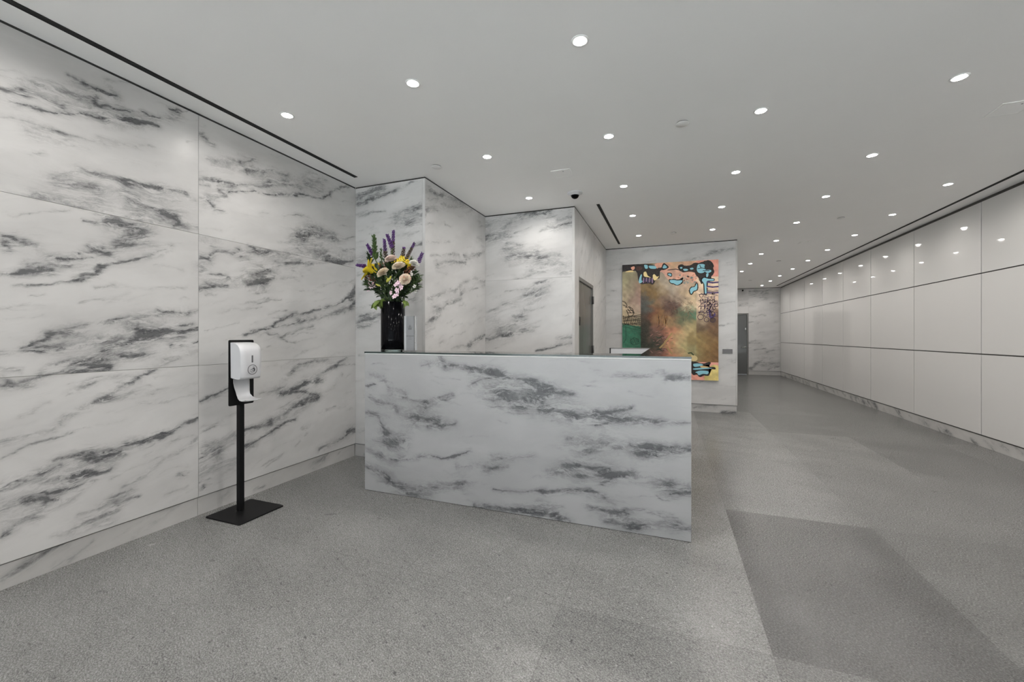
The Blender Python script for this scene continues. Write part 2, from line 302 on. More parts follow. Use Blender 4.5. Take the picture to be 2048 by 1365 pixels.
# ------------------------------------------------------------------ marble veining, surveyed stroke by stroke
# view: (u offset, v offset, scale, plane axis, plane value); stroke: (width, darkness, [points])
VIEW = {'A': (0, 100, 3.593, 'X', XL), 'B': (0, 440, 3.79, 'X', XL), 'C': (0, 720, 2.967, 'X', XL),
        'D': (380, 200, 4.55, 'X', XL), 'E': (380, 460, 4.876, 'X', XL), 'F': (380, 700, 4.015, 'X', XL),
        'G': (700, 640, 2.844, 'Y', YD), 'H': (700, 340, 3.593, 'Y', Y1), 'I': (700, 340, 3.593, 'X', X1),
        'J': (960, 360, 3.793, 'Y', YAL), 'K': (1200, 480, 3.69, 'Y', YA), 'M': (1440, 560, 6.2, 'Y', YB),
        'Q': (1140, 400, 4.266, 'X', X2)}
STROKES = {
'A': '''20 35 0 140 150 165 300 215 430 250 570 262;22 35 0 180 180 235 300 270;60 50 280 270 400 300 530 325 680 360;18 80 470 170 520 195 570 235 640 265 690 300;40 60 600 270 650 310 690 365;18 90 690 300 780 318 850 325;50 55 800 270 840 310;18 30 690 205 800 215 930 230;35 85 0 275 80 290 170 305;40 60 170 305 290 340 380 370 440 395;12 80 0 368 70 372 190 402 290 425 390 440;60 25 150 410 300 460;100 30 480 390 620 410 780 450;20 80 690 385 760 405 850 425 940 445;20 70 420 440 530 455 620 470 720 490;55 100 740 485 830 500 920 515 980 515;35 90 960 505 1060 520 1140 545;14 90 1010 445 1070 475 1170 495;50 60 1290 440 1280 480 1230 510;14 60 1230 435 1290 440 1380 436;80 35 220 590 300 590 420 610 520 630;50 25 180 620 330 660 500 680 660 715;16 40 700 625 800 650 900 680 1000 695;24 40 760 670 860 690;40 20 1000 680 1100 700;30 30 130 730 260 780;10 50 220 740 310 742;60 20 860 770 1000 790 1140 830;16 60 440 880 520 885 600 900;110 50 420 930 520 960 640 1000 690 1030;110 40 270 1050 420 1050 560 1075 700 1110;22 50 270 1050 400 1080 500 1110 630 1130;40 60 590 850 680 890 790 910 900 945;35 80 900 945 1000 965 1060 980 1140 1000;30 60 1140 1000 1250 1020 1350 1040;100 35 900 990 1050 1030 1200 1060 1400 1090;50 25 650 950 800 1010 880 1030;14 35 0 1005 130 1040 250 1060;14 35 80 1195 200 1175 350 1155 490 1150;70 45 920 1070 1040 1130 1150 1160 1260 1190;90 60 930 1190 1060 1210 1180 1230 1270 1260;24 90 1170 1190 1250 1210 1280 1250 1250 1270;14 90 1280 1250 1350 1270 1420 1278;30 40 700 1175 800 1195 880 1210;70 50 780 1240 870 1240 960 1275 1040 1320;16 70 590 1222 690 1236''',
'B': '''130 45 930 40 1020 80 1080 110;110 40 920 170 980 130 1040 110;25 90 0 118 90 125 150 150 210 170;50 55 0 160 100 190 200 170 300 195;25 90 0 180 40 185;12 70 0 235 70 235;30 90 0 400 100 400 180 385;45 90 150 380 250 370 340 355 400 370;35 60 200 330 300 320 400 330 540 342;25 70 360 275 440 285 520 305;30 80 450 295 560 300 700 290;30 70 600 265 680 250 760 245 800 255;45 60 690 195 760 220 790 245;30 40 780 210 900 205 1000 190;14 60 100 497 230 490 360 488 470 470 580 450;45 85 580 450 650 425 720 410 735 380 760 345;24 80 760 345 840 315 950 300 1040 290 1120 265 1200 240 1300 200;16 35 1170 330 1300 350 1400 380;16 60 700 525 780 520 850 495;20 35 850 505 980 510 1100 520 1260 515 1430 505;16 40 600 630 720 610 830 600 930 570 980 560;14 50 230 580 330 572;20 30 0 750 150 735 330 715;60 20 0 840 120 890;22 75 180 950 280 930 350 910 410 885;50 80 360 880 440 865 520 850 560 820;20 80 560 815 650 795 760 775 850 760 960 740;70 55 960 770 1080 745 1200 720 1320 705 1420 700;12 90 1200 680 1320 700 1420 700 1500 690;130 30 560 880 760 850 900 840 1050 800;60 50 300 980 450 975 600 945 780 930 900 900;30 40 0 1000 150 985 300 970 420 990;14 80 0 1020 110 1015;60 95 790 990 880 950 980 930 1080 890 1180 860;40 90 1050 835 1200 850 1340 840 1500 830;90 50 1100 900 1240 880 1400 870;100 60 560 1100 700 1080 830 1060 960 1020 1090 1000;50 100 580 1145 680 1125 760 1105 830 1110;20 90 920 1050 1000 1050 1080 1025;18 100 1300 965 1350 945 1390 935;14 100 1450 940 1500 915;12 80 1370 795 1450 785;80 40 1250 1060 1380 1030 1500 1010;20 70 0 1140 150 1143;22 60 320 1165 450 1165 560 1150''',
'C': '''45 50 0 115 60 135 150 120 250 97;20 50 0 150 100 145 210 150;24 40 390 220 440 190 500 160 570 130;35 65 360 360 430 325 500 290 560 255 620 225;30 60 620 225 680 180 760 140 830 100 930 55;14 50 100 330 180 310 250 275 300 255;40 30 520 160 620 110 700 90;30 35 680 225 780 205;40 30 860 140 930 175 1050 155 1170 140;22 40 830 270 950 245 1050 230 1170 205;50 30 0 500 120 470 250 440 330 410;14 50 0 585 130 530 240 495 350 460 440 430;14 30 440 420 560 400 650 375 740 350;35 90 770 495 840 490 900 465 960 450;26 90 960 450 1030 425 1080 385 1175 345;10 60 620 540 700 520 770 500;70 60 510 570 600 560 700 550;22 90 520 605 600 580 710 548;30 60 330 600 430 570 540 550;40 80 240 675 300 660 360 635;22 70 0 770 80 725 170 700 250 680;40 70 420 700 490 665 560 675 640 650;120 35 60 760 200 730 350 720 480 700;130 30 0 900 120 870 250 830 350 800;12 60 240 800 340 785 450 755 530 720;30 55 150 850 250 830 350 822;40 50 270 840 240 900 210 940;25 60 0 1055 70 1010 140 960 200 935 210 960;90 25 0 1000 80 960;35 50 730 760 800 715 870 670 950 615 1030 570 1100 525 1175 470;20 50 560 870 640 840 740 790 790 770;24 75 690 850 760 830 820 815;60 50 430 1020 520 965 600 930 680 885;40 40 500 990 580 985 650 970;30 60 1070 680 1120 665;40 20 900 860 1020 810 1120 770;10 40 330 1040 380 1040;50 60 50 1280 110 1245 180 1200 230 1170 300 1130 400 1085;18 30 360 1230 440 1190;30 40 830 1030 920 970 1000 900 1060 870''',
'D': '''60 60 80 310 120 330 160 370 220 410;14 30 420 470 500 510;50 50 170 545 260 570 380 610;50 50 310 545 400 555 470 575;30 50 470 560 590 545;14 50 460 655 520 670;16 25 80 650 160 635 300 650 400 680;130 50 560 640 640 690 720 740;30 60 520 650 640 640 760 640 890 695;70 45 720 740 860 770 1000 800;24 60 80 720 200 730 330 745 430 765 560 770 720 800;60 40 200 740 320 780 420 810;14 60 80 765 180 780;12 90 360 845 430 858 480 835 580 830 680 845 780 860;20 80 780 860 920 870 1040 870 1120 885 1200 885 1270 860;40 60 1270 860 1310 810 1380 790 1440 780;90 40 1050 770 1100 800 1200 815;40 50 1100 740 1210 765;20 60 1180 710 1250 730;110 25 880 730 1000 730 1120 660;45 60 280 830 320 860 260 870 180 880;60 50 80 900 160 905 220 960;16 80 140 910 230 990 320 1010;50 30 80 1000 130 970;24 40 630 1030 720 1030;20 40 850 1055 930 1040 1040 1050;16 30 960 1035 1120 1075;60 35 1080 1150 1170 1180 1290 1230;70 30 920 1270 1010 1230 1100 1200;24 50 1290 1255 1400 1265 1510 1250''',
'E': '''110 30 85 70 150 120 300 120;35 70 85 275 180 270 250 210 340 210 480 250;45 70 110 250 200 300;70 50 480 230 560 220 660 200 780 210;30 90 570 155 610 165 650 190;14 90 440 183 470 190;55 50 700 200 800 230 900 235 970 240;35 50 480 250 600 300 700 350 780 390;60 45 530 400 650 420 740 460;60 55 85 340 130 370 90 410;14 70 190 435 290 440 400 465;130 40 85 560 250 520 400 500 550 490 700 490;22 70 85 580 200 560 370 530;20 70 560 525 700 510 820 475;20 60 160 520 230 550;160 35 700 460 760 400 860 330;150 40 980 330 1050 250 1080 130 1160 40;120 40 1080 170 1200 230 1320 270;140 35 960 300 1080 310 1160 350;100 50 1100 60 1300 50 1430 90;100 55 1250 240 1380 270 1480 300;40 90 1330 300 1450 320 1560 305 1620 280;60 40 1480 200 1600 220;18 50 940 330 1150 330 1350 320;30 30 880 470 1000 480 1070 500;30 30 1000 400 1100 440;50 15 600 600 800 620 1000 580 1300 600;20 25 90 760 250 720 420 670;18 40 280 805 450 785 600 775 700 760;14 50 770 830 850 805 960 795;25 25 900 730 1100 690;25 25 560 720 760 680;30 90 530 1025 680 990 800 945 860 895 1000 840;22 90 1000 835 1100 820 1180 800 1300 765 1400 730 1500 690 1570 655;50 80 1560 660 1600 600 1610 550;16 70 750 980 870 940 1000 930 1100 895;60 60 1050 895 1200 870 1350 840 1480 790 1600 740;30 60 1560 740 1620 690;16 50 880 1060 950 1020 1060 980 1200 935;14 70 880 1060 960 1085 1030 1095;14 60 770 1023 860 1025;30 60 890 1050 960 1000;40 30 1270 980 1330 1020 1500 1010;14 30 1000 1240 1150 1180 1320 1120;30 30 300 1230 370 1210''',
'F': '''60 50 830 150 930 110 1000 95 1100 80;45 60 1010 210 1080 170 1160 130 1230 90 1260 65;16 60 1160 135 1330 115;60 35 600 350 690 310 760 260 830 170;40 100 730 350 800 345 860 315 920 275;50 60 920 270 1000 260 1060 240;22 70 860 340 960 350 1030 370;60 80 1020 375 960 410 900 440;55 70 900 440 800 490 720 540 640 585;35 90 640 585 560 620 480 645 435 660;30 35 1060 370 1150 300 1220 200;35 90 660 660 720 620 790 570 850 555;30 80 440 770 520 740 600 700 660 665;40 60 450 770 520 770;45 65 130 780 220 745 300 715 375 690;70 75 75 870 120 830 180 810 240 800;20 80 75 880 140 860 200 830;24 85 70 420 150 385 230 350 310 300;24 45 70 690 150 640 230 580 310 540 375 500;120 35 75 1000 180 950 280 920 370 890;22 50 75 1080 150 1040;25 60 75 1140 110 1120;60 25 1040 520 1160 470 1300 460;40 35 890 640 940 650 920 700;14 35 570 990 650 920 720 850 780 810;14 40 840 770 880 735;14 30 500 950 580 880;40 70 1040 800 1110 770 1190 730 1250 690 1280 640;50 70 1260 670 1330 640;30 25 930 610 1010 600;60 50 990 950 1060 890 1120 830;30 50 520 1130 600 1090;50 40 280 1180 330 1130''',
'G': '''26 50 410 255 480 240 530 235;40 70 520 200 530 230 550 258;22 95 550 258 640 268 700 275 780 292;30 95 700 285 790 295 870 315;18 80 680 375 740 340 820 330 890 345;24 90 840 310 920 340 1000 345 1060 342;26 80 1000 355 1090 375 1150 390;110 50 780 400 900 400 1000 420 1080 430;90 70 860 440 960 460 1030 470;80 45 1050 420 1150 430 1260 430;20 80 1080 405 1200 420 1270 420;60 70 1080 510 1200 520 1280 535;60 80 1260 550 1360 545 1450 555 1540 565;25 80 1400 530 1500 515 1590 508;40 60 1500 550 1620 575 1740 580;16 80 1740 585 1840 588 1935 587;14 60 1370 595 1470 597;50 30 1150 400 1100 470;35 40 1720 290 1790 295;30 70 1810 345 1870 340 1935 345;40 40 1850 330 1935 330;40 25 1680 320 1400 330 1350 380;14 70 85 375 140 375;40 45 110 310 190 330 220 400 310 420;40 60 110 430 160 465 250 490 270 520;20 50 310 440 370 465 440 475;30 50 430 460 500 450 590 430;24 45 440 495 550 465;70 60 320 550 370 545 420 520;60 60 360 560 440 575 500 570;30 70 440 610 520 600 600 585;26 60 100 520 150 545 190 600 220 640;60 70 200 650 240 690 310 690;80 50 200 700 270 720;60 50 90 730 160 770 240 790;14 80 240 800 330 795 400 778 450 772 520 795 580 775 690 745;26 40 170 770 280 810;30 90 85 838 160 865 220 905;50 90 200 900 260 945 310 980 380 1000;60 50 300 960 400 960 520 940 640 935;30 50 380 1000 450 1005;30 50 800 775 900 780 1050 775;50 45 610 830 720 830 820 840 900 835;30 60 770 865 850 845;40 25 650 930 780 940;16 70 820 965 900 970 1000 978 1100 978;24 80 1100 978 1200 970 1280 970 1360 980 1440 1015;60 50 1230 680 1330 680 1420 690;70 65 1340 730 1460 710 1600 730 1740 745;60 70 1650 750 1800 745 1935 745;16 80 1700 715 1850 720 1935 740;60 60 1130 870 1180 860 1240 840 1300 830;40 50 1200 830 1350 840 1480 845;70 70 1310 870 1400 880 1480 880;40 50 1480 880 1600 870;30 50 1430 930 1560 890;60 55 1640 905 1740 930 1830 945;60 75 1780 950 1880 960 1935 960;24 80 1820 985 1935 975;35 80 720 1070 860 1080 960 1085 1080 1100;30 90 960 1085 1100 1100 1190 1120;30 70 1190 1120 1260 1145;50 70 1360 1070 1440 1085 1560 1105;45 80 1450 1150 1530 1165 1620 1180;50 70 1620 1170 1740 1165 1850 1170;40 60 1840 1185 1935 1195;40 40 1080 1040 1200 1060;30 30 420 210 470 300''',
'H': '''60 70 55 205 110 170 200 140 240 110;18 80 110 220 200 200 270 170 330 150;30 60 330 150 390 110 440 80;40 50 60 240 120 240;14 60 60 335 140 310 250 290;60 50 340 330 400 320 520 320;24 50 400 300 520 260;60 45 330 380 430 370 520 350;40 40 400 400 500 390;20 30 60 440 200 420;60 40 60 640 120 600 160 580;40 30 330 470 420 500 520 540;60 40 60 670 100 650;20 40 400 570 520 530;30 40 60 760 110 740;50 40 420 940 520 920;24 60 60 1050 140 1040 230 1040;50 70 60 1095 120 1080 220 1065;16 50 60 1135 140 1120;20 30 60 1330 220 1270;60 30 450 850 520 820;40 30 60 900 180 860''',
'I': '''35 50 540 155 600 165 680 180 760 210 830 240;60 35 580 170 660 170;50 40 540 280 600 270 680 265 760 265 870 265;40 40 535 330 560 300;60 30 930 300 930 400 940 470;16 40 680 400 740 410;14 40 550 520 650 525 720 520;16 50 580 615 700 610 780 605;30 60 620 680 680 665 760 655 830 665;40 50 820 620 900 620 970 585;14 40 620 730 700 745;24 60 790 830 840 800 890 775 970 800;24 40 800 890 880 860 970 830;40 40 560 920 650 890 780 860;45 60 600 980 650 1000 720 960 800 920;45 50 535 1110 600 1060 640 1010;60 30 540 1180 600 1130;40 70 850 1280 900 1230 970 1180;20 50 730 1290 800 1260 850 1275;40 30 570 1280 660 1240;40 15 800 1130 950 1080''',
'J': '''70 45 50 330 120 300 170 285;60 40 50 430 150 390 230 320;30 60 280 270 380 255 540 225;40 70 320 285 420 260 520 240;10 40 270 400 390 355;45 50 510 325 600 300 700 270;24 50 445 390 500 365 600 345 700 320;50 30 560 390 700 350;80 45 60 460 140 440 220 400;24 40 200 480 320 490;60 45 180 540 300 550 430 540;80 45 200 600 330 600 430 590;50 50 440 595 520 585 600 575;60 45 520 610 600 635 700 630;40 40 380 690 480 675 560 670;60 45 610 710 700 700;30 35 260 750 350 720 500 700;70 40 360 860 420 800 510 770;16 40 190 850 300 830 400 820;50 40 340 880 430 870 510 840;40 50 170 940 260 930;40 40 50 1000 130 980;60 35 50 1070 120 1060;60 40 270 1050 330 1000 400 930 480 890;60 50 150 1130 240 1090 320 1050;40 60 50 1210 140 1190 230 1160;40 50 140 1165 300 1150 400 1135;16 80 430 1295 520 1280 600 1260 700 1235;45 50 600 1215 700 1195''',
'K': '''30 35 800 100 900 75 1000 60;16 30 720 40 850 30;60 30 640 150 780 120 880 95;14 30 880 200 1000 180;12 40 880 470 1000 460;10 40 880 630 910 632;24 30 950 890 1000 880;20 30 880 950 1000 900;30 15 60 300 160 380;16 30 90 375 120 375;14 25 50 600 160 590;14 25 50 700 160 700;16 30 740 1050 860 1045;30 60 690 1240 780 1225 850 1220;24 80 900 1275 1000 1275''',
'M': '''70 40 350 160 450 145 580 150;24 40 400 210 500 220 570 225;24 50 230 320 280 300 340 290;30 30 350 330 410 315;24 40 360 440 440 455 540 428;20 50 680 522 730 520;14 40 430 540 470 540;14 40 500 655 550 648;20 50 360 780 440 750;24 40 370 785 500 790;16 50 430 870 560 855;30 50 580 890 660 870 730 860;50 40 530 960 620 975;40 50 390 1090 440 1050 510 1015;60 40 540 1060 620 1050 730 1040;30 50 600 1115 730 1070;20 60 355 1110 400 1115''',
'Q': '''50 30 60 490 90 460 110 430;16 20 80 610 170 610;30 25 215 650 240 560 250 470 220 400;30 30 230 740 270 680 300 620;20 35 215 1000 250 900 300 830;14 40 295 980 305 920;24 25 220 1180 260 1100 300 1040'''}

def load(code):
    u0, v0, sc, ax, val = VIEW[code]; out = []
    for t in STROKES[code].split(';'):
        q = [float(x) for x in t.split()]; w, d = q[0], q[1] / 100
        pts = []
        for i in range(2, len(q), 2):
            p = hit(u0 + q[i] / sc, v0 + q[i + 1] / sc, ax, val)
            pts.append((p.y if ax == 'X' else p.x, p.z))
        i = 2 * (len(q) // 4); a = hit(u0 + q[i] / sc, v0 + q[i + 1] / sc, ax, val); b = hit(u0 + q[i] / sc, v0 + (q[i + 1] + w) / sc, ax, val)
        out.append((np.array(pts), abs(a.z - b.z) / 2, d))
    return out
def scatter(n, s0, s1, z0, z1, slope, seed, dark=.5, wid=.02, ln=.3):
    r = random.Random(seed); out = []
    for _ in range(n):
        s = r.uniform(s0, s1); z = r.uniform(z0, z1); L = r.uniform(.4, 1.6) * ln; m = slope + r.uniform(-.15, .15)
        out.append((np.array([(s + L * t, z + L * t * m + r.uniform(-.01, .01)) for t in (-.5, -.15, .2, .5)]), r.uniform(.4, 1.8) * wid, r.uniform(.4, 1) * dark))
    return out

POW = [(i, j) for i in range(5) for j in range(5) if 0 < i + j <= 4]
def flow(strokes, s0, s1, z0, z1, dflt):
    """a field whose level lines follow the strokes, so fine streaks run along the veins"""
    cs, cz, R = (s0 + s1) / 2, (z0 + z1) / 2, max(s1 - s0, z1 - z0) / 2
    gx = lambda x, y: np.array([i * x ** max(i - 1, 0) * y ** j if i else 0 * x for i, j in POW])
    gy = lambda x, y: np.array([j * x ** i * y ** max(j - 1, 0) if j else 0 * x for i, j in POW])
    rows = []; rhs = []; avg = np.zeros(2)
    for p, w, d in strokes:
        for a, b in zip(p[:-1], p[1:]):
            t = b - a; L = np.hypot(*t)
            if L < 1e-6: continue
            t = t / L
            if t[0] < 0: t = -t
            m = (a + b) / 2; x, y = (m[0] - cs) / R, (m[1] - cz) / R
            k = math.sqrt(L * min(w, .05) * d / .01)
            rows.append(k * (t[0] * gx(x, y) + t[1] * gy(x, y))); rhs.append(0.0); avg += t * L * d
    ang = math.atan2(avg[1], avg[0]) if len(rows) > 3 else dflt
    n = (-math.sin(ang), math.cos(ang))
    for x in np.linspace(-1, 1, 7):
        for y in np.linspace(-1, 1, 7):
            rows.append(.45 * gx(x, y)); rhs.append(.45 * n[0]); rows.append(.45 * gy(x, y)); rhs.append(.45 * n[1])
    c = np.linalg.lstsq(np.array(rows), np.array(rhs), rcond=None)[0]
    def f(s, z):
        x, y = (s - cs) / R, (z - cz) / R
        ph = sum(k * x ** i * y ** j for k, (i, j) in zip(c, POW)) * R
        return ph, (s - cs) * math.cos(ang) + (z - cz) * math.sin(ang)
    f.ang = ang
    return f

def vnoise(x, y, seed=0):
    xi = np.floor(x).astype(np.int64); yi = np.floor(y).astype(np.int64); fx = x - xi; fy = y - yi
    fx = fx * fx * (3 - 2 * fx); fy = fy * fy * (3 - 2 * fy)
    def h(a, b):
        n = (a * 374761393 + b * 668265263 + seed * 69069 + 1013904223) & 0xffffffff
        n = ((n ^ (n >> 13)) * 1274126177) & 0xffffffff
        return ((n ^ (n >> 16)) & 0xffff) / 65535.0
    return (h(xi, yi) * (1 - fx) + h(xi + 1, yi) * fx) * (1 - fy) + (h(xi, yi + 1) * (1 - fx) + h(xi + 1, yi + 1) * fx) * fy
def density(s, z, strokes, mn):
    """how much vein there is at each point: (sharp, hazy), strokes wandering and swelling as real veins do"""
    q = lambda f, g, k: vnoise(s * f, z * g, k) - .5
    s = s + .030 * q(8, 13, 1) + .012 * q(26, 40, 2)
    z = z + .022 * q(8, 13, 3) + .013 * q(24, 40, 4) + .007 * q(60, 90, 5)
    sw = .40 + 1.15 * vnoise(s * 9, z * 24, 6); dk = .45 + 1.0 * vnoise(s * 6 + 9, z * 22, 7)
    keep = np.ones_like(s); haze = np.ones_like(s)
    for p, w, d in strokes:
        w = max(w, mn); hw = w * 1.9 + .006
        lo = p.min(0) - 2.6 * hw; hi = p.max(0) + 2.6 * hw
        idx = np.nonzero((s > lo[0]) & (s < hi[0]) & (z > lo[1]) & (z < hi[1]))[0]
        if not len(idx): continue
        P = np.stack([s[idx], z[idx]], 1); best = np.full(len(idx), 1e9)
        for a, b in zip(p[:-1], p[1:]):
            ab = b - a; t = np.clip(((P - a) @ ab) / max(ab @ ab, 1e-12), 0, 1)
            best = np.minimum(best, ((P - a - t[:, None] * ab) ** 2).sum(1))
        we = np.maximum(w * sw[idx], mn * .8)
        keep[idx] *= 1 - np.minimum(1, d * dk[idx]) * np.exp(-best / (we * we))
        haze[idx] *= 1 - .55 * d * np.exp(-best / (hw * hw))
    return 1 - keep, 1 - haze

def stone(name, ax, val, face, rects, strokes, m='marble', thick=.05, step=.008, dflt=0.0, seed=0, back='seam', gap=.0012, faint=34):
    """veined slabs on plane ax=val, visible side towards sign `face`, each rect (s0, s1, z0, z1) a slab of its own"""
    V = []; F = []; A = []; MI = []; base = 0
    P = (lambda s, z, d: (val - face * d, s, z)) if ax == 'X' else (lambda s, z, d: (s, val - face * d, z))
    for k, (s0, s1, z0, z1) in enumerate(rects):
        mine = []
        for q in strokes:
            c = q[0].mean(0)
            if s0 - .02 <= c[0] <= s1 + .02 and z0 - .02 <= c[1] <= z1 + .02: mine.append(q)
        a, b, lo, hi = s0 + gap, s1 - gap, z0 + gap, z1 - gap
        ns = max(2, int((b - a) / step) + 1); nz = max(2, int((hi - lo) / step) + 1)
        ss, zz = np.meshgrid(np.linspace(a, b, ns), np.linspace(lo, hi, nz)); ss = ss.ravel(); zz = zz.ravel()
        f = flow(mine, s0, s1, z0, z1, dflt); ph, ps = f(ss, zz)
        r = random.Random(900 + seed * 31 + k); sl = math.tan(f.ang); extra = []
        for _ in range(int((s1 - s0) * (z1 - z0) * faint)):
            x, y, L = r.uniform(s0, s1), r.uniform(z0, z1), r.uniform(.05, .30); mm = sl + r.uniform(-.12, .12); b2 = r.uniform(-.02, .02)
            extra.append((np.array([(x - L / 2, y - mm * L / 2), (x, y + b2), (x + L / 2, y + mm * L / 2)]), r.uniform(.002, .007), r.uniform(.10, .38)))
        D, HZ = density(ss, zz, mine + extra, step * .85)
        c0 = np.full_like(ss, val)
        V.append(np.stack([c0, ss, zz], 1) if ax == 'X' else np.stack([ss, c0, zz], 1))
        A.append(np.stack([D, ps + 7.31 * (k + seed), ph + 3.17 * (k + seed), HZ], 1))
        i = np.arange(ns * nz).reshape(nz, ns)
        q = np.stack([i[:-1, :-1].ravel(), i[:-1, 1:].ravel(), i[1:, 1:].ravel(), i[1:, :-1].ravel()], 1) + base
        F.append(q); MI.append(np.zeros(len(q), int)); base += ns * nz
        # slab edges, plain stone turned back to the joint
        bx = [P(a, lo, 0), P(b, lo, 0), P(b, hi, 0), P(a, hi, 0), P(a, lo, .02), P(b, lo, .02), P(b, hi, .02), P(a, hi, .02)]
        V.append(np.array(bx)); e = np.zeros((8, 4)); e[:, 1] = 7.31 * (k + seed); A.append(e)
        F.append(np.array([(0, 1, 5, 4), (1, 2, 6, 5), (2, 3, 7, 6), (3, 0, 4, 7)]) + base); MI.append(np.zeros(4, int)); base += 8
    for s0, s1, z0, z1 in rects:
        bx = [P(s, z, d) for d in (.004, thick) for s, z in ((s0, z0), (s1, z0), (s1, z1), (s0, z1))]
        V.append(np.array(bx)); A.append(np.zeros((8, 4)))
        F.append(np.array([(0, 1, 2, 3), (4, 7, 6, 5), (0, 4, 5, 1), (1, 5, 6, 2), (2, 6, 7, 3), (3, 7, 4, 0)]) + base); MI.append(np.ones(6, int)); base += 8
    V = np.concatenate(V); F = np.concatenate(F); A = np.concatenate(A); MI = np.concatenate(MI)
    if (ax == 'X') != (face > 0): F = F[:, ::-1]
    me = bpy.data.meshes.new(name)
    me.vertices.add(len(V)); me.vertices.foreach_set('co', V.ravel())
    me.loops.add(len(F) * 4); me.loops.foreach_set('vertex_index', F.ravel().astype(np.int32))
    me.polygons.add(len(F)); me.polygons.foreach_set('loop_start', np.arange(0, len(F) * 4, 4, dtype=np.int32))
    me.polygons.foreach_set('material_index', MI.astype(np.int32))
    at = me.color_attributes.new('vein', 'FLOAT_COLOR', 'POINT'); at.data.foreach_set('color', A.ravel().astype(np.float32))
    me.materials.append(MT[m]); me.materials.append(MT[back]); me.update(calc_edges=True)
    ob = bpy.data.objects.new(name, me); COL.objects.link(ob)
    return ob

# ------------------------------------------------------------------ the room
TOP = C - .014
SL = sum((load(k) for k in 'ABCDEF'), []) + scatter(40, YF, .3, .2, 2.8, .1, 3)
cols = [(YF, -1.2), (-1.2, .37), (.37, 1.961), (1.961, Y1 - .002)]; rows = [(JB, J1), (J1, J2), (J2, TOP)]
struct(stone('wall_left', 'X', XL, 1, [(a, b, c, d) for a, b in cols for c, d in rows], SL, step=.0062, seed=1))
struct(stone('baseboard_left', 'X', XL - .010, 1, [(a, b, 0, JB - .006) for a, b in cols], SL, 'marble_base', .04, .008, .25, 20))
struct(stone('wall_pier', 'Y', Y1, -1, [(XL - .06, X1 - .030, JB, TOP), (X1 - .029, X1 - .001, JB, TOP)], load('H'), step=.007, dflt=.25, seed=31))
struct(stone('wall_pier_side', 'X', X1, 1, [(Y1 + .001, YAL - .001, JB, TOP)], load('I'), step=.012, dflt=.2, seed=37))
struct(stone('wall_alcove', 'Y', YAL, -1, [(X1 - .05, X2 - .030, JB, J2), (X1 - .05, X2 - .030, J2, TOP), (X2 - .029, X2 - .001, JB, TOP)], load('J'), step=.008, dflt=.2, seed=41))
DY0, DY1, DZ = 5.235, 6.327, 2.04
struct(stone('wall_alcove_side', 'X', X2, 1, [(YAL + .001, DY0, JB, TOP), (DY0, DY1, DZ, TOP), (DY1, YA - .001, JB, TOP)], load('Q'), step=.014, dflt=.9, seed=47, back='marble'))
struct(stone('wall_art', 'Y', YA, -1, [(X2 - .05, XE - .022, JB, TOP), (XE - .021, XE - .001, JB, TOP)], load('K'), step=.012, dflt=.1, seed=53))
struct(stone('wall_corridor', 'X', XE, 1, [(YA + .0005, YA + 2.6, JB, TOP), (YA + 2.6, YA + 5.2, JB, TOP), (YA + 5.2, YB, JB, TOP)], scatter(60, YA, YB, .2, 2.8, .15, 9), step=.03, dflt=.1, seed=59))
FX1 = 2.470
struct(stone('wall_back', 'Y', YB, -1, [(XE - .05, 1.50, JB, TOP), (1.50, FX1, DZ, TOP), (FX1, XR + .1, JB, TOP)], load('M'), step=.016, dflt=.12, seed=61, back='marble'))
bbs = scatter(40, -3, 16, .0, .13, .25, 5, .55, .03, .3)
struct(stone('baseboard_pier', 'Y', Y1 + .010, -1, [(XL - .06, X1 + .01, 0, JB - .006)], [], 'marble_base', .04, .02, .2, 70))
struct(stone('baseboard_pier_side', 'X', X1 + .001, 1, [(Y1 + .011, YAL, 0, JB - .006)], [], 'marble_base', .04, .02, .2, 71))
struct(stone('baseboard_alcove', 'Y', YAL + .010, -1, [(X1 - .05, X2 - .01, 0, JB - .006)], [], 'marble_base', .04, .02, .2, 72))
struct(stone('baseboard_alcove_side', 'X', X2 - .010, 1, [(YAL, DY0, 0, JB - .006), (DY1, YA, 0, JB - .006)], [], 'marble_base', .04, .02, .2, 73))
struct(stone('baseboard_art', 'Y', YA + .010, -1, [(X2 - .06, XE - .012, 0, JB - .006)], load('K'), 'marble_base', .04, .01, .1, 74))
struct(stone('baseboard_corridor', 'X', XE - .010, 1, [(YA + .012, YB, 0, JB - .006)], bbs, 'marble_base', .04, .04, .1, 75))
struct(stone('baseboard_back', 'Y', YB + .010, -1, [(XE - .05, 1.50, 0, JB - .006), (FX1, XR + .1, 0, JB - .006)], [], 'marble_base', .04, .02, .1, 76))
SEAM = [YF, -.80, .60, 2.0, 3.40, 4.95, 6.39, 7.793, 9.19, 10.451, 11.696, 13.074, 14.468, YB - .02]
br = scatter(110, YF, YB, .0, .13, .5, 15, .7, .02, .14)
struct(stone('baseboard_right', 'X', XR + .008, -1, [(a, b, 0, JB - .008) for a, b in zip(SEAM[1::2], SEAM[3::2])] , br, 'marble_base', .04, .014, .4, 80))
# glass panels of the right-hand wall, dark metal joints between them
mb = MB(); mb.box((XR + .012, YF, 0.0), (XR + .12, YB, C), 0)
for i, (a, b) in enumerate(zip(SEAM[:-1], SEAM[1:])):
    for z0, z1 in ((JB, J1), (J1, J2), (J2, C - .03)):
        g = .007; mb.box((XR, a + g, z0 + g), (XR + .011, b - g, z1 - g * .9), 1)
struct(mb.build('wall_right', [MT['gapmetal'], MT['panel']]))
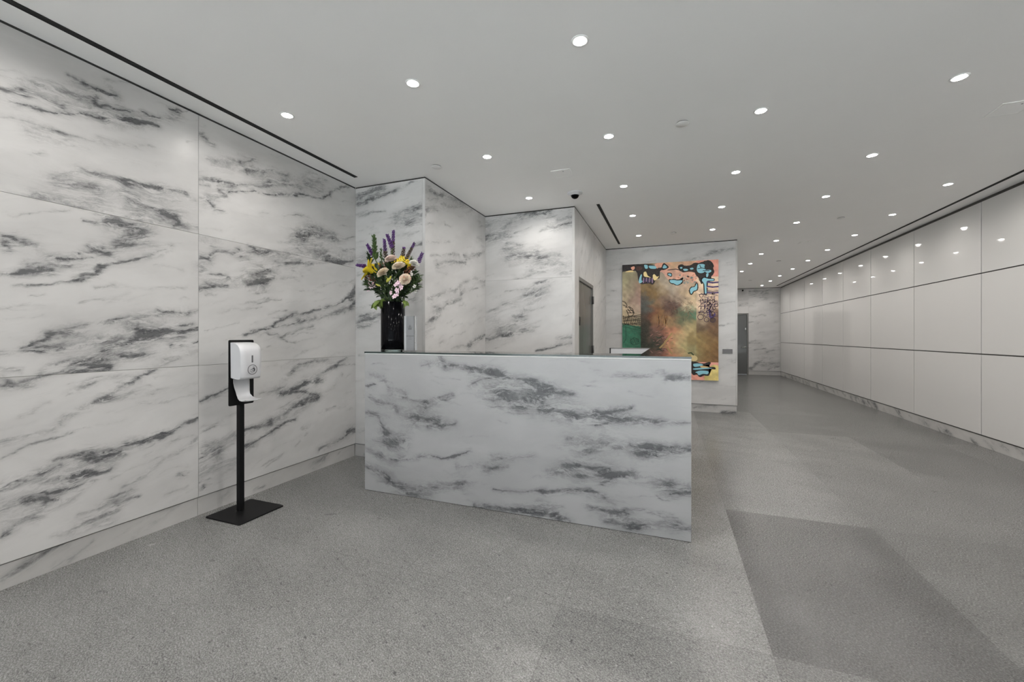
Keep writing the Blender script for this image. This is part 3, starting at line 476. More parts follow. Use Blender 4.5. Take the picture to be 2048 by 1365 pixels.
# ceiling, floor and the black shadow gap round the ceiling
mb = MB(); mb.box((XL - .3, YF - .3, C), (XR + .3, YB + .3, C + .12)); struct(mb.build('ceiling', MT['ceil']))
R = random.Random(5); mb = MB()
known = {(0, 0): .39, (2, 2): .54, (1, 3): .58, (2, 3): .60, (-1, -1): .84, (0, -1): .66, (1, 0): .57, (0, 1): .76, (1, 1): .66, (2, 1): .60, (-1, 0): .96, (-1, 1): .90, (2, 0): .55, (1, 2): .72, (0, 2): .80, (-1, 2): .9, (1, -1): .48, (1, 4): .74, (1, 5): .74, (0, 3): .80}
for i in range(-5, 5):
    for j in range(-4, 11):
        x0, x1 = OX + i * TX, OX + (i + 1) * TX; y0, y1 = OY + j * TY, OY + (j + 1) * TY
        x0, x1 = max(x0, XL - .05), min(x1, XR + .05); y0, y1 = max(y0, YF - .1), min(y1, YB + .05)
        if x1 - x0 < .01 or y1 - y0 < .01: continue
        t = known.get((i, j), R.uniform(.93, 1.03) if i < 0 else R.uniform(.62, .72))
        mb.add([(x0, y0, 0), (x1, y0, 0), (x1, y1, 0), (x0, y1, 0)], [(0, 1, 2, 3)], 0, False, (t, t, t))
mb2 = mb; struct(mb2.build('floor', MT['granite'], None, 'tint'))
mb = MB()
for a, b in (((XL - .03, YF, TOP), (XL - .004, Y1, C)), ((XL, Y1 + .004, TOP), (X1 - .004, Y1 + .03, C)), ((X1 - .03, Y1 + .03, TOP), (X1 - .004, YAL, C)),
             ((X1 - .03, YAL + .004, TOP), (X2 - .004, YAL + .03, C)), ((X2 - .03, YAL + .03, TOP), (X2 - .004, YA, C)), ((X2 - .03, YA + .004, TOP), (XE - .004, YA + .03, C)),
             ((XE - .03, YA + .03, TOP), (XE - .004, YB, C)), ((XE - .03, YB + .004, TOP), (XR, YB + .03, C))): mb.box(a, b)
struct(mb.build('trim_1', MT['reveal']))
mb = MB()
for a, b in (((XL - .30, YF - .1, -.05), (XL - .06, Y1 + .12, C)), ((XL - .30, Y1 + .12, -.05), (X1 - .06, Y1 + .30, C)), ((X1 - .30, Y1 + .30, -.05), (X1 - .06, YAL + .12, C)), ((X1 - .30, YAL + .12, -.05), (X2 - .12, YAL + .3, C)),
             ((X2 - .35, YAL + .3, -.05), (X2 - .12, YA + .12, C)), ((X2 - .35, YA + .12, -.05), (XE - .06, YA + .3, C)), ((XE - .30, YA + .3, -.05), (XE - .06, YB + .12, C)), ((XE - .3, YB + .12, -.05), (XR + .3, YB + .35, C)), ((XR + .12, YF - .1, -.05), (XR + .35, YB + .35, C))): mb.box(a, b)
struct(mb.build('wall_core', MT['grout']))
# entrance glazing behind the viewer, the only window of the lobby
mb = MB()
n = 6
xs = [XL + (XR - XL) * k / n for k in range(n + 1)]
for x in xs: mb.box((x - .03, YF - .06, 0), (x + .03, YF + .04, C))
for z in (.04, 2.25, C - .05): mb.box((XL, YF - .06, z - .04), (XR, YF + .04, z + .04))
w = struct(mb.build('window_1', MT['mullion']))
mb = MB()
for a, b in zip(xs[:-1], xs[1:]):
    for z0, z1 in ((.08, 2.21), (2.29, C - .09)): mb.box((a + .03, YF - .016, z0), (b - .03, YF - .004, z1))
mb.build('glass_pane', MT['pane'], w)
mb = MB(); mb.box((-30, YF - 40, -.2), (30, YF - .1, -.02)); struct(mb.build('pavement_outside', MT['paving']))
# ------------------------------------------------------------------ doors
def door_far():
    z1 = DZ; d = MB()
    for a, b in (((1.50, YB - .004, 0), (1.545, YB + .10, z1)), ((FX1 - .045, YB - .004, 0), (FX1, YB + .10, z1)), ((1.545, YB - .004, z1 - .045), (FX1 - .045, YB + .10, z1))): d.box(a, b)
    fr = struct(d.build('door_1', MT['frame_paint']))
    MB().box((1.548, YB + .015, .01), (FX1 - .048, YB + .055, z1 - .048)).build('door_leaf', MT['door_paint'], fr)
    x = 2.375
    h = MB(); h.lathe([(.001, 0), (.027, 0), (.027, .008), (.001, .008)], (x, YB + .006, .91), 20, axis='Y')
    h.tube([(x, YB + .006, .91), (x, YB - .045, .91), (x - .02, YB - .052, .912), (x - .13, YB - .050, .902)], .010, 10); h.build('door_handle', MT['steel'], fr)
    k = MB(); k.box((2.355, YB + .003, 1.47), (2.41, YB + .016, 1.57), 0, .004); o = k.build('lock_plate', MT['dark_steel'], fr)
    k = MB(); k.box((2.368, YB - .001, 1.485), (2.398, YB + .004, 1.555), 0, .002); k.build('plate_rim', MT['steel'], o)
door_far()
def door_side():
    x = X2; d = MB(); w = .04
    for a, b in (((x - .10, DY0, 0), (x - .004, DY0 + w, DZ)), ((x - .10, DY1 - w, 0), (x - .004, DY1, DZ)), ((x - .10, DY0 + w, DZ - w), (x - .004, DY1 - w, DZ))): d.box(a, b)
    fr = struct(d.build('door_2', MT['frame_paint']))
    MB().box((x - .065, DY0 + w + .003, .01), (x - .022, DY1 - w - .003, DZ - w - .003)).build('door_leaf', MT['door_gloss'], fr)
    for z in (.26, 1.08, 1.82):
        h = MB(); h.box((x - .024, DY1 - w - .05, z - .057), (x - .010, DY1 - w + .045, z + .057), 0, .003)
        h.tube([(x + .002, DY1 - w - .002, z - .057), (x + .002, DY1 - w - .002, z + .057)], .012, 10); h.build('hinge', MT['dark_steel'], fr)
    k = MB(); k.box((x - .024, DY0 + .09, 1.42), (x - .008, DY0 + .15, 1.53), 0, .004); k.build('card_reader', MT['black'], fr)
    k = MB(); k.lathe([(.001, 0), (.027, 0), (.027, .008), (.001, .008)], (x - .022, DY0 + .11, .95), 20, axis='X')
    k.tube([(x - .02, DY0 + .11, .95), (x + .03, DY0 + .11, .95), (x + .035, DY0 + .13, .95), (x + .034, DY0 + .24, .948)], .010, 10); k.build('door_handle', MT['steel'], fr)
MT['door_gloss'] = plain('door_gloss_grey', (.125, .123, .115), .22, var=.05, scale=4, spec=.22)
door_side()
# small rooms behind the doors stay closed: the leaves fill their frames

# ------------------------------------------------------------------ recessed downlights, 1.055 m by 1.15 m grid
LX = [-2.56, -1.50, -.446, .604, 1.663, 2.722]
LY = [-1.25, -.10, 1.06, 2.205, 3.34, 4.507, 5.65, 6.803, 7.975, 9.163, 10.31, 11.455, 12.66, 13.75, 14.90]
COLN = ['nearest the marble wall', 'second from the marble wall', 'third from the marble wall', 'third from the panelled wall', 'second from the panelled wall', 'nearest the panelled wall']
ORD = ['first', 'second', 'third', 'fourth', 'fifth', 'sixth', 'seventh', 'eighth', 'ninth', 'tenth', 'eleventh', 'twelfth', 'thirteenth', 'fourteenth']
POWER = 23.5
proto = None
def downlight(x, y, label):
    global proto
    if proto is None:
        t = thing('recessed_downlight', label, 'ceiling light', (x, y, C), 'recessed downlights in the lobby ceiling')
        r = MB(); r.lathe([(.034, -.0005), (.034, -.004), (.046, -.0035), (.047, -.0005)], (x, y, C), 32); r.build('trim_ring', MT['white_metal'], t)
        l = MB(); l.lathe([(.0005, -.0078), (.014, -.0072), (.026, -.0054), (.034, -.0030)], (x, y, C), 32); l.build('lens', MT['lens'], t)
        L = bpy.data.lights.new('lamp', 'SPOT'); L.energy = POWER; L.spot_size = math.radians(168); L.spot_blend = .95; L.shadow_soft_size = .03
        L.color = (1.0, .96, .912)
        lo = bpy.data.objects.new('lamp', L); COL.objects.link(lo); lo.location = (0, 0, -.012); lo.parent = t
        proto = t
        return t
    return dup(proto, (x, y, C), label)
for i, x in enumerate(LX):
    k = n = 0
    for y in LY:
        if y > 6.9 and i < 4: continue
        if i < 2 and y > Y1 and not (i == 1 and y < YAL): continue
        if i == 0 and y > 3: continue
        zc = -ST * x + CT * y; u = 1024 + FPX * (CT * x + ST * y) / max(zc, .01); v = V0 - FPX * (C - H) / max(zc, .01)
        if zc > .2 and 0 < u < 2048 and v > -8:
            lab = f'lit ceiling downlight, {ORD[k]} in view going inward, in line {COLN[i]}'; k += 1
        else:
            lab = f'ceiling downlight out of view near the viewer, {ORD[n]} of line {COLN[i]}'; n += 1
        downlight(x, y, lab)

# ------------------------------------------------------------------ other ceiling fittings
def slot(label, x0, x1, y0, y1):
    t = thing('linear_air_diffuser', label, 'air diffuser', ((x0 + x1) / 2, (y0 + y1) / 2, C), 'black linear slots in the ceiling')
    MB().box((x0 + .003, y0 + .003, C - .002), (x1 - .003, y1 - .003, C - .0005)).build('slot', MT['slot'], t)
    f = MB(); z = (C - .004, C - .0004)
    f.box((x0, y0, z[0]), (x0 + .003, y1, z[1])); f.box((x1 - .003, y0, z[0]), (x1, y1, z[1]))
    f.box((x0 + .003, y0, z[0]), (x1 - .003, y0 + .003, z[1])); f.box((x0 + .003, y1 - .003, z[0]), (x1 - .003, y1, z[1])); f.build('frame', MT['slot'], t)
slot('long black ceiling slot running beside the left veined marble wall', -2.935, -2.893, YF + .3, 3.305)
slot('long black ceiling slot running beside the white glass-panel wall', 3.155, 3.190, YF + .3, 15.12)
slot('short black ceiling slot beside the alcove corner, leading to the painting wall', -.815, -.780, 5.013, 7.30)
def disc(label, x, y, r=.046):
    t = thing('sprinkler_cover', label, 'sprinkler', (x, y, C), 'concealed sprinkler covers')
    m = MB(); m.lathe([(.0005, -.009), (r * .96, -.009), (r, -.008), (r, -.006)], (x, y, C), 36); m.build('cover_plate', MT['cover'], t)
    m = MB(); m.lathe([(r * .9, -.0062), (r * .9, -.0004)], (x, y, C), 36); m.build('collar', MT['gapmetal'], t)
MT['cover'] = plain('cover_plate_white', (.84, .835, .825), .5, var=.01)
disc('round flat sprinkler cover in the ceiling above the flower vase', -2.029, 3.364)
disc('round flat sprinkler cover in the ceiling between two rows of lights, nearest the desk end', .094, 3.326)
disc('round flat sprinkler cover in the ceiling in front of the painting', .065, 6.82)
disc('round flat sprinkler cover in the ceiling halfway along the glass-panel wall', 2.155, 6.75)
disc('round flat sprinkler cover in the ceiling of the far corridor', 2.16, 10.15)
disc('round flat sprinkler cover in the ceiling closest to the far end wall', 2.16, 13.4)
def hatch(label, x, y, w=.155, kx=.02):
    t = thing('ceiling_access_panel', label, 'access panel', (x, y, C), 'flush access panels in the ceiling')
    MB().box((x - w / 2, y - w / 2, C - .0045), (x + w / 2, y + w / 2, C - .0012)).build('panel', MT['ceil'], t)
    f = MB(); a = w / 2 + .002; b = a + .014
    for p, q in (((-b, -b), (b, -a)), ((-b, a), (b, b)), ((-b, -a), (-a, a)), ((a, -a), (b, a))): f.box((x + p[0], y + p[1], C - .0045), (x + q[0], y + q[1], C - .0006))
    f.build('frame', MT['ceil'], t)
    k = MB(); k.lathe([(.0003, -.0052), (.006, -.0052), (.006, -.0046)], (x + kx, y - w / 2 + .025, C), 16); k.build('lock', MT['dark_steel'], t)
hatch('small square access panel in the ceiling over the desk, before the alcove', -.97, 3.94)
hatch('square access panel in the ceiling near the glass-panel wall, close to the viewer', 2.225, 3.92, .17)
hatch('square access panel in the ceiling of the corridor towards the far door', 2.16, 8.3)
def dome():
    x, y = -.972, 4.529
    t = thing('dome_camera', 'small white ceiling dome camera with black lens at the alcove mouth', 'security camera', (x, y, C))
    m = MB(); m.lathe([(.085, -.0005), (.085, -.006), (.080, -.011), (.060, -.017), (.050, -.028), (.046, -.030)], (x, y, C), 40); m.build('housing', MT['white_plastic'], t)
    m = MB(); m.lathe([(.047, -.026), (.044, -.036), (.034, -.053), (.018, -.064), (.0005, -.067)], (x, y, C), 32); m.build('dome', MT['vase'], t)
dome()
t = thing('bullet_camera', 'tiny dark camera on the far end wall above the grey door', 'security camera', (2.30, YB - .03, 2.80))
m = MB(); m.box((2.28, YB - .012, 2.78), (2.32, YB - .001, 2.825), 0, .003); m.build('bracket', MT['dark_steel'], t)
m = MB(); m.tube([(2.30, YB - .010, 2.80), (2.28, YB - .10, 2.785)], .022, 14); m.build('body', MT['black'], t)

# ------------------------------------------------------------------ reception desk
ZM, ZG = 1.139, 1.151
desk = thing('reception_desk', 'long white veined marble reception desk with a glass counter top', 'reception desk', ((XD0 + XD1) / 2, YD, 0))
o = stone('front_panel', 'Y', YD, -1, [(XD0, XD1, .002, ZM - .0105)], load('G'), 'marble_desk_shaded', .03, .005, -.05, 90)
MT_desk_loc = desk.location
def adopt(o, p):
    o.parent = p; o.location = -Vector(p.location)
    return o
adopt(o, desk)
WX = -.186; WY = 4.735; LY1 = 3.135
m = MB(); m.box((XD0 + .0005, YD + .0005, ZM - .0103), (XD1 - .0005, YD + .030, ZM - .0008), 0, .003); m.build('front_edge_highlight', MT['lacquer'], desk)  # white strip stands in for light catching the marble's top bevel
for nm, a, b in (('side_panel', (XD1 - .03, YD + .031, .002), (XD1, WY, ZM - .004)), ('side_panel', (XD0, YD + .031, .002), (XD0 + .03, LY1, ZM - .004))):
    ax = a[0] if nm else 0
    xx = XD1 if a[0] > -1 else XD0
    o = stone(nm, 'X', xx, 1 if xx > -1 else -1, [(a[1], b[1], .002, ZM - .004)], scatter(26, a[1], b[1], .05, 1.1, -.1, 11), 'marble_desk_shaded', .03, .02, -.1, 95); adopt(o, desk)
m = MB(); m.box((XD0 + .031, YD + .031, ZM - .03), (WX, LY1, ZM - .001)); m.box((WX, YD + .031, ZM - .03), (XD1 - .031, WY, ZM - .001)); m.build('shelf', MT['lacquer'], desk)
m = MB(); m.box((XD0 + .032, LY1 - .03, .01), (WX, LY1 - .002, ZM - .031)); m.box((WX, LY1 - .03, .01), (WX + .028, WY - .001, ZM - .031)); m.build('inner_panel', MT['lacquer'], desk)
g = MB()
def gbox(g, a, b):
    n0 = len(g.f); g.box(a, b)
    for i in range(n0 + 2, n0 + 6): g.m[i] = 1
gbox(g, (XD0 - .002, YD - .004, ZM), (WX, LY1 + .002, ZG)); gbox(g, (WX, YD - .004, ZM), (XD1 + .002, WY + .002, ZG))
g.build('glass_top', [MT['glass'], MT['glass_edge']], desk)
# short return at the far end of the desk's wing
RX0 = hit(1221, 700, 'Y', WY - .03).x
m = MB(); m.box((RX0 + .012, WY - .10, .002), (WX - .002, WY - .03, ZG - .006)); m.build('return_panel', MT['white_plastic'], desk)
m = MB(); m.box((RX0, WY - .104, .002), (RX0 + .012, WY - .028, ZG - .002)); m.build('end_cap', MT['black'], desk)
m = MB(); m.box((RX0 + .013, WY - .104, ZG - .0055), (WX - .003, WY - .028, ZG)); m.build('return_top', MT['frame_paint'], desk)

# ------------------------------------------------------------------ hand sanitiser stand
def dispenser():
    t = thing('hand_sanitizer_stand', 'black floor stand with a white hand sanitizer dispenser, before the left marble wall', 'hand sanitizer stand', (-2.88, 2.13, 0))
    def rrect(bm_out, c, sx, sy, r, z0, z1):
        pts = []
        for q, (ax, ay) in enumerate(((1, 1), (-1, 1), (-1, -1), (1, -1))):
            for k in range(5):
                a = PI / 2 * (q + k / 4); pts.append((c[0] + ax * (sx / 2 - r) + r * math.cos(a), c[1] + ay * (sy / 2 - r) + r * math.sin(a)))
        n = len(pts)
        bm_out.add([(x, y, z0) for x, y in pts] + [(x, y, z1) for x, y in pts], [tuple(range(n))[::-1], tuple(range(n, 2 * n))] + [(i, (i + 1) % n, n + (i + 1) % n, n + i) for i in range(n)])
    b = MB(); rrect(b, (-2.878, 2.13), .345, .345, .012, 0.0, .009); b.build('base_plate', MT['black'], t)
    b = MB(); b.box((-2.944, 2.107, .009), (-2.908, 2.143, 1.20), 0, .003); b.build('post', MT['black'], t)
    b = MB(); X = -2.905; pts = []
    y0, y1, z0, z1, r = 2.021, 2.208, .783, 1.252, .010
    for q, (ay, az) in enumerate(((1, 1), (-1, 1), (-1, -1), (1, -1))):
        for k in range(5):
            a = PI / 2 * (q + k / 4); cy = (y1 - r) if ay > 0 else (y0 + r); cz = (z1 - r) if az > 0 else (z0 + r)
            pts.append((cy + r * math.cos(a), cz + r * math.sin(a)))
    n = len(pts)
    b.add([(X, y, z) for y, z in pts] + [(X + .005, y, z) for y, z in pts], [tuple(range(n))[::-1], tuple(range(n, 2 * n))] + [(i, (i + 1) % n, n + (i + 1) % n, n + i) for i in range(n)])
    b.build('back_plate', MT['black'], t)
    # body: side profile (depth from plate, height) swept across with a rounded front
    XB = -2.900; D0 = .118
    prof = [(.004, .983), (.030, .977), (.080, .972), (.104, .975), (.112, .990), (.115, 1.03), (.117, 1.10), (.117, 1.150), (.113, 1.175), (.103, 1.197), (.086, 1.214), (.062, 1.226), (.035, 1.233), (.004, 1.235)]
    yc, hw = 2.1085, .079
    vs = []; fs = []; ny = 15
    for k in range(ny):
        u = -1 + 2 * k / (ny - 1); e = abs(u) ** 6
        for d, z in prof:
            taper = 1.0 - .045 * max(0, (1.06 - z)) / .1
            vs.append((XB + d * (1 - .11 * e * (d / D0)), yc + u * hw * taper, z - .0015 * e * (1 if z > 1.1 else -1)))
    m = len(prof)
    for k in range(ny - 1):
        for j in range(m - 1): fs.append((k * m + j, (k + 1) * m + j, (k + 1) * m + j + 1, k * m + j + 1))
    b = MB(); b.add(vs, fs, 0, True); b.add([vs[j] for j in range(m)], [tuple(range(m))], 0); b.add([vs[(ny - 1) * m + j] for j in range(m)], [tuple(range(m))[::-1]], 0)
    bd = b.build('dispenser_body', MT['white_plastic'], t)
    yf = 2.109; xf = XB + .1178
    w = MB(); w.box((xf - .002, yf - .0055, 1.091), (xf + .0012, yf + .0055, 1.142), 0, .002); w.build('level_window', MT['grey_plastic'], bd)
    # printed symbol: a ring with a palm under two drops
    s = MB(); cz = 1.041; xs = xf - .0006
    def strip(pts, wd):
        for (a, b2) in zip(pts[:-1], pts[1:]):
            dy, dz = b2[0] - a[0], b2[1] - a[1]; L = math.hypot(dy, dz) or 1; ny_, nz_ = -dz / L * wd / 2, dy / L * wd / 2; ey, ez = dy / L * wd / 4, dz / L * wd / 4
            x = xs + .0012
            s.add([(x, yf + a[0] - ey + ny_, cz + a[1] - ez + nz_), (x, yf + a[0] - ey - ny_, cz + a[1] - ez - nz_), (x, yf + b2[0] + ey - ny_, cz + b2[1] + ez - nz_), (x, yf + b2[0] + ey + ny_, cz + b2[1] + ez + nz_)], [(0, 1, 2, 3)])
    def poly(pts): s.add([(xs + .0013, yf + y, cz + z) for y, z in pts], [tuple(range(len(pts)))])
    strip([(.034 * math.cos(a * PI / 24), .034 * math.sin(a * PI / 24)) for a in range(49)], .0034)
    strip([(-.016, -.003), (-.008, .001), (.001, .007), (.008, .011)], .003)
    poly([(.001, .009), (.010, .012), (.018, .008), (.020, -.002), (.017, -.012), (.010, -.016), (.006, -.009), (.012, -.004), (.008, .001)])
    strip([(-.016, -.013), (-.008, -.017), (.002, -.018), (.010, -.016)], .0028)
    strip([(-.004, -.004), (.006, -.001)], .002); strip([(-.004, -.008), (.006, -.006)], .002)
    for y, z in ((.006, .019), (.013, .016)): poly([(y + .0024 * math.cos(a * PI / 4), z + .003 * math.sin(a * PI / 4)) for a in range(8)])
    s.build('hand_symbol', MT['ink'], bd)
    # drip tray: a curved white tongue below the body
    path = [(.004, .972), (.006, .945), (.010, .915), (.017, .885), (.030, .855), (.052, .832), (.080, .820), (.108, .818), (.128, .822), (.134, .826)]
    wid = [.060, .060, .057, .052, .050, .056, .064, .068, .066, .062]
    vs = []; fs = []; ny = 11
    for side in (0, 1):
        for (d, z), hw2 in zip(path, wid):
            for k in range(ny):
                u = -1 + 2 * k / (ny - 1); lip = .007 * abs(u) ** 4
                vs.append((XB + d + (lip if z > .87 else 0) + side * (.003 if z > .85 else 0), yc - .004 + u * hw2, z + (lip if z <= .87 else 0) - side * (.003 if z <= .87 else 0)))
    q = len(path) * ny
    for s2 in (0, 1):
        for i in range(len(path) - 1):
            for k in range(ny - 1):
                f = (s2 * q + i * ny + k, s2 * q + i * ny + k + 1, s2 * q + (i + 1) * ny + k + 1, s2 * q + (i + 1) * ny + k); fs.append(f if s2 else f[::-1])
    for i in range(len(path) - 1):
        for k in (0, ny - 1): fs.append((i * ny + k, (i + 1) * ny + k, q + (i + 1) * ny + k, q + i * ny + k))
    for k in range(ny - 1): fs.append(((len(path) - 1) * ny + k, (len(path) - 1) * ny + k + 1, q + (len(path) - 1) * ny + k + 1, q + (len(path) - 1) * ny + k))
    b = MB(); b.add(vs, fs, 0, True); b.build('drip_tray', MT['white_plastic'], t)
dispenser()

# ------------------------------------------------------------------ sign holder on the counter
def sign():
    a = hit(809.5, 632.5, 'Y', 3.0); b = hit(829.5, 632.5, 'Y', 3.0); x0, x1, z1 = a.x, b.x, a.z; y = 3.0
    t = thing('sign_holder', 'clear acrylic sign holder with a grey crest card beside the flower vase', 'sign', ((x0 + x1) / 2, y, ZG))
    m = MB(); m.box((x0 - .004, y - .03, ZG), (x1 + .004, y + .035, ZG + .006), 0, .0015); m.build('foot', MT['acrylic'], t)
    m = MB(); m.box((x0 - .003, y - .006, ZG + .006), (x0 + .017, y - .001, z1), 0, .001); m.build('clear_rail', MT['rail'], t)
    m = MB(); m.box((x1 - .003, y - .007, ZG + .006), (x1 + .0015, y + .004, z1), 0, .001); m.build('dark_edge', MT['dark_steel'], t)
    m = MB(); m.box((x1 + .002, y - .006, ZG + .006), (x1 + .016, y + .010, z1), 0, .001); m.build('clear_block', MT['acrylic'], t)
    m = MB(); m.box((x0 + .017, y - .004, ZG + .006), (x1 - .003, y + .002, z1 - .002)); card = m.build('card', MT['card'], t)
    s = MB(); cx = (x0 + x1) / 2 + .005; yy = y - .0046
    def ln(p, q, w=.003):
        d = Vector((q[0] - p[0], 0, q[1] - p[1])); L = d.length or 1; n = Vector((-d.z, 0, d.x)) * (w / 2 / L)
        A, B = Vector((p[0], yy, p[1])), Vector((q[0], yy, q[1])); s.add([A + n, A - n, B - n, B + n], [(0, 1, 2, 3)])
    zc = hit(819, 657, 'Y', 3.0).z
    arc = [(cx + .009 * math.cos(k * PI / 8), zc + .012 + .014 * math.sin(k * PI / 8)) for k in range(9)]
    for p, q in zip(arc[:-1], arc[1:]): ln(p, q)
    for dx in (-.004, .004): ln((cx + dx, zc + .002), (cx + dx * .6, zc + .018))
    ln((cx - .007, zc + .010), (cx + .007, zc + .010))
    for dx in (-.011, 0, .011):
        ln((cx + dx - .0055, zc + .004), (cx + dx, zc - .013)); ln((cx + dx, zc - .013), (cx + dx + .0055, zc + .004))
    ln((cx - .020, zc + .014), (cx - .012, zc - .012)); ln((cx + .020, zc + .014), (cx + .012, zc - .012))
    s.build('printed_crest', MT['print_grey'], card); s = MB()
    z = hit(819, 672.7, 'Y', 3.0).z
    r = random.Random(2); x = x0 + .019
    while x < x1 - .010: w = r.uniform(.003, .008); ln((x, z), (x + w, z), .0045); x += w + .0016
    for k, f in ((1, .35), (2, .45)): ln((cx - .02 * f * 2, z - .013 * k), (cx + .02 * f * 2, z - .013 * k), .0016)
    s.build('printed_line', MT['print_grey'], card)
MT['rail'] = plain('frosted_acrylic', (.52, .53, .54), .3)
MT['card'] = plain('grey_card', (.27, .274, .282), .5, var=.02)
MT['print_grey'] = plain('grey_print', (.07, .07, .075), .6)
sign()
# ------------------------------------------------------------------ wall plaque beside the painting
a, b = hit(1445, 698.6, 'Y', YA), hit(1465, 707.6, 'Y', YA)
t = thing('wall_plaque', 'small grey rectangular plaque on the marble beside the painting', 'plaque', ((a.x + b.x) / 2, YA, b.z))
MB().box((a.x, YA - .012, b.z), (b.x, YA - .0005, a.z), 0, .002).build('plate', MT['plaque'], t)
# ------------------------------------------------------------------ abstract painting on the far marble wall
def lin(c): return tuple((x / 255 / 12.92) if x / 255 < .04045 else ((x / 255 + .055) / 1.055) ** 2.4 for x in c)
LIT = .70
def pc(c): return tuple(min(.9, x / LIT) for x in lin(c))
PY = YA - .045
def kp(x, y):
    p = hit(1200 + x / 3.69, 480 + y / 3.69, 'Y', PY); return p.x, p.z
def painting():
    (xa, _), (xb, _) = kp(165, 400), kp(874, 400); za, zb = .54, 2.55
    t = thing('painting', 'large colourful abstract painting hung on the marble wall beyond the desk', 'painting', ((xa + xb) / 2, YA, za))
    # patches of paint (x, y in the survey view, colour); three strips with hard seams
    P = {0: [(180, 250, 140, 132, 100), (185, 330, 150, 140, 105), (200, 400, 165, 150, 115), (230, 440, 130, 112, 95), (270, 300, 125, 115, 90), (280, 450, 135, 105, 95), (200, 480, 185, 165, 130), (260, 520, 165, 140, 118), (295, 540, 165, 140, 120), (180, 560, 175, 155, 120), (240, 600, 150, 130, 100), (300, 620, 120, 110, 85), (300, 380, 140, 110, 90), (235, 350, 120, 108, 88)],
         1: [(200, 700, 38, 104, 80), (260, 760, 46, 112, 84), (300, 700, 30, 84, 64), (180, 800, 42, 108, 82), (290, 840, 36, 90, 70), (180, 900, 40, 100, 78), (230, 680, 44, 110, 82)],
         2: [(330, 360, 120, 95, 55), (400, 380, 108, 84, 45), (470, 340, 150, 135, 115), (560, 380, 160, 145, 125), (640, 350, 180, 150, 125), (650, 400, 175, 150, 115), (690, 440, 200, 170, 130), (330, 450, 70, 65, 60), (350, 500, 72, 84, 80), (400, 430, 120, 90, 50), (320, 540, 60, 55, 48), (400, 560, 98, 52, 36), (450, 560, 140, 100, 55), (530, 500, 72, 54, 50), (560, 530, 82, 58, 50), (540, 560, 100, 66, 50), (600, 460, 130, 110, 92), (500, 470, 120, 95, 75), (560, 430, 150, 130, 110), (620, 560, 60, 88, 66), (700, 560, 58, 108, 82), (660, 575, 70, 100, 76), (650, 510, 172, 150, 118), (340, 600, 60, 50, 40), (330, 700, 42, 44, 36), (360, 770, 36, 42, 34), (430, 700, 112, 77, 66), (480, 690, 132, 78, 60), (450, 620, 120, 85, 55), (520, 620, 150, 122, 78), (600, 600, 112, 102, 70), (640, 620, 105, 105, 76), (560, 680, 190, 122, 86), (540, 740, 196, 126, 92), (600, 720, 175, 150, 102), (660, 680, 180, 156, 106), (700, 640, 140, 126, 82), (620, 790, 165, 150, 100), (690, 760, 130, 110, 66), (690, 840, 140, 130, 86), (420, 760, 92, 70, 58), (400, 820, 40, 48, 38), (520, 850, 150, 110, 70), (600, 880, 140, 120, 70), (400, 900, 70, 60, 45), (480, 400, 140, 118, 88), (700, 500, 205, 178, 140)],
         3: [(800, 330, 206, 176, 146), (800, 450, 200, 170, 140), (760, 500, 205, 176, 145), (850, 500, 195, 165, 140), (760, 585, 160, 138, 110), (860, 600, 108, 80, 62), (830, 650, 105, 76, 56), (760, 660, 90, 70, 54), (735, 620, 150, 130, 100), (840, 700, 110, 80, 50), (800, 760, 130, 100, 56), (840, 840, 120, 86, 46), (760, 850, 126, 96, 52), (850, 890, 108, 74, 40), (735, 740, 140, 116, 66), (735, 860, 140, 128, 80), (780, 900, 126, 92, 50)],
         4: [(460, 190, 216, 150, 122), (560, 175, 206, 168, 120), (650, 190, 200, 150, 115), (480, 260, 214, 150, 130), (600, 260, 206, 150, 128), (690, 290, 212, 150, 124), (330, 200, 120, 80, 66), (520, 300, 190, 145, 122), (640, 320, 206, 150, 124), (700, 340, 210, 150, 122), (620, 225, 190, 150, 120)],
         5: [(740, 180, 210, 130, 110), (850, 180, 212, 132, 112), (850, 280, 206, 130, 112), (740, 290, 212, 140, 118), (735, 370, 212, 150, 125)],
         6: [(690, 960, 214, 140, 120), (820, 925, 216, 142, 124), (740, 930, 214, 140, 120), (700, 1030, 212, 135, 115), (400, 1000, 210, 140, 118)],
         7: [(800, 1020, 200, 178, 98), (860, 980, 198, 176, 100), (850, 1030, 204, 182, 100)],
         8: [(200, 200, 34, 32, 37), (260, 215, 42, 34, 36)]}
    def zone(x, y):
        if x < 308:
            if y < 238 - (x - 165) * .04 and x < 300: return 8
            return 1 if y > 636 + (x - 165) * .14 else 0
        if y > 915 + (0 if x > 720 else 0): return 7 if (x > 776 and y > 945 + 14 * math.sin(x * .05)) else 6
        if x > 722: return 5 if y < 305 else 3
        edge = 330 if x > 560 else 250 + max(0, (x - 440)) * .62
        return 4 if (x > 420 and y < edge - 14 * math.sin(x * .07)) else 2
    nx, nz = 150, 196
    vn = lambda a, b, k: float(vnoise(np.array([a]), np.array([b]), k)[0])
    arr = {k: np.array(v, float) for k, v in P.items()}
    m = MB(); vs = []; cs = []
    rr = random.Random(3)
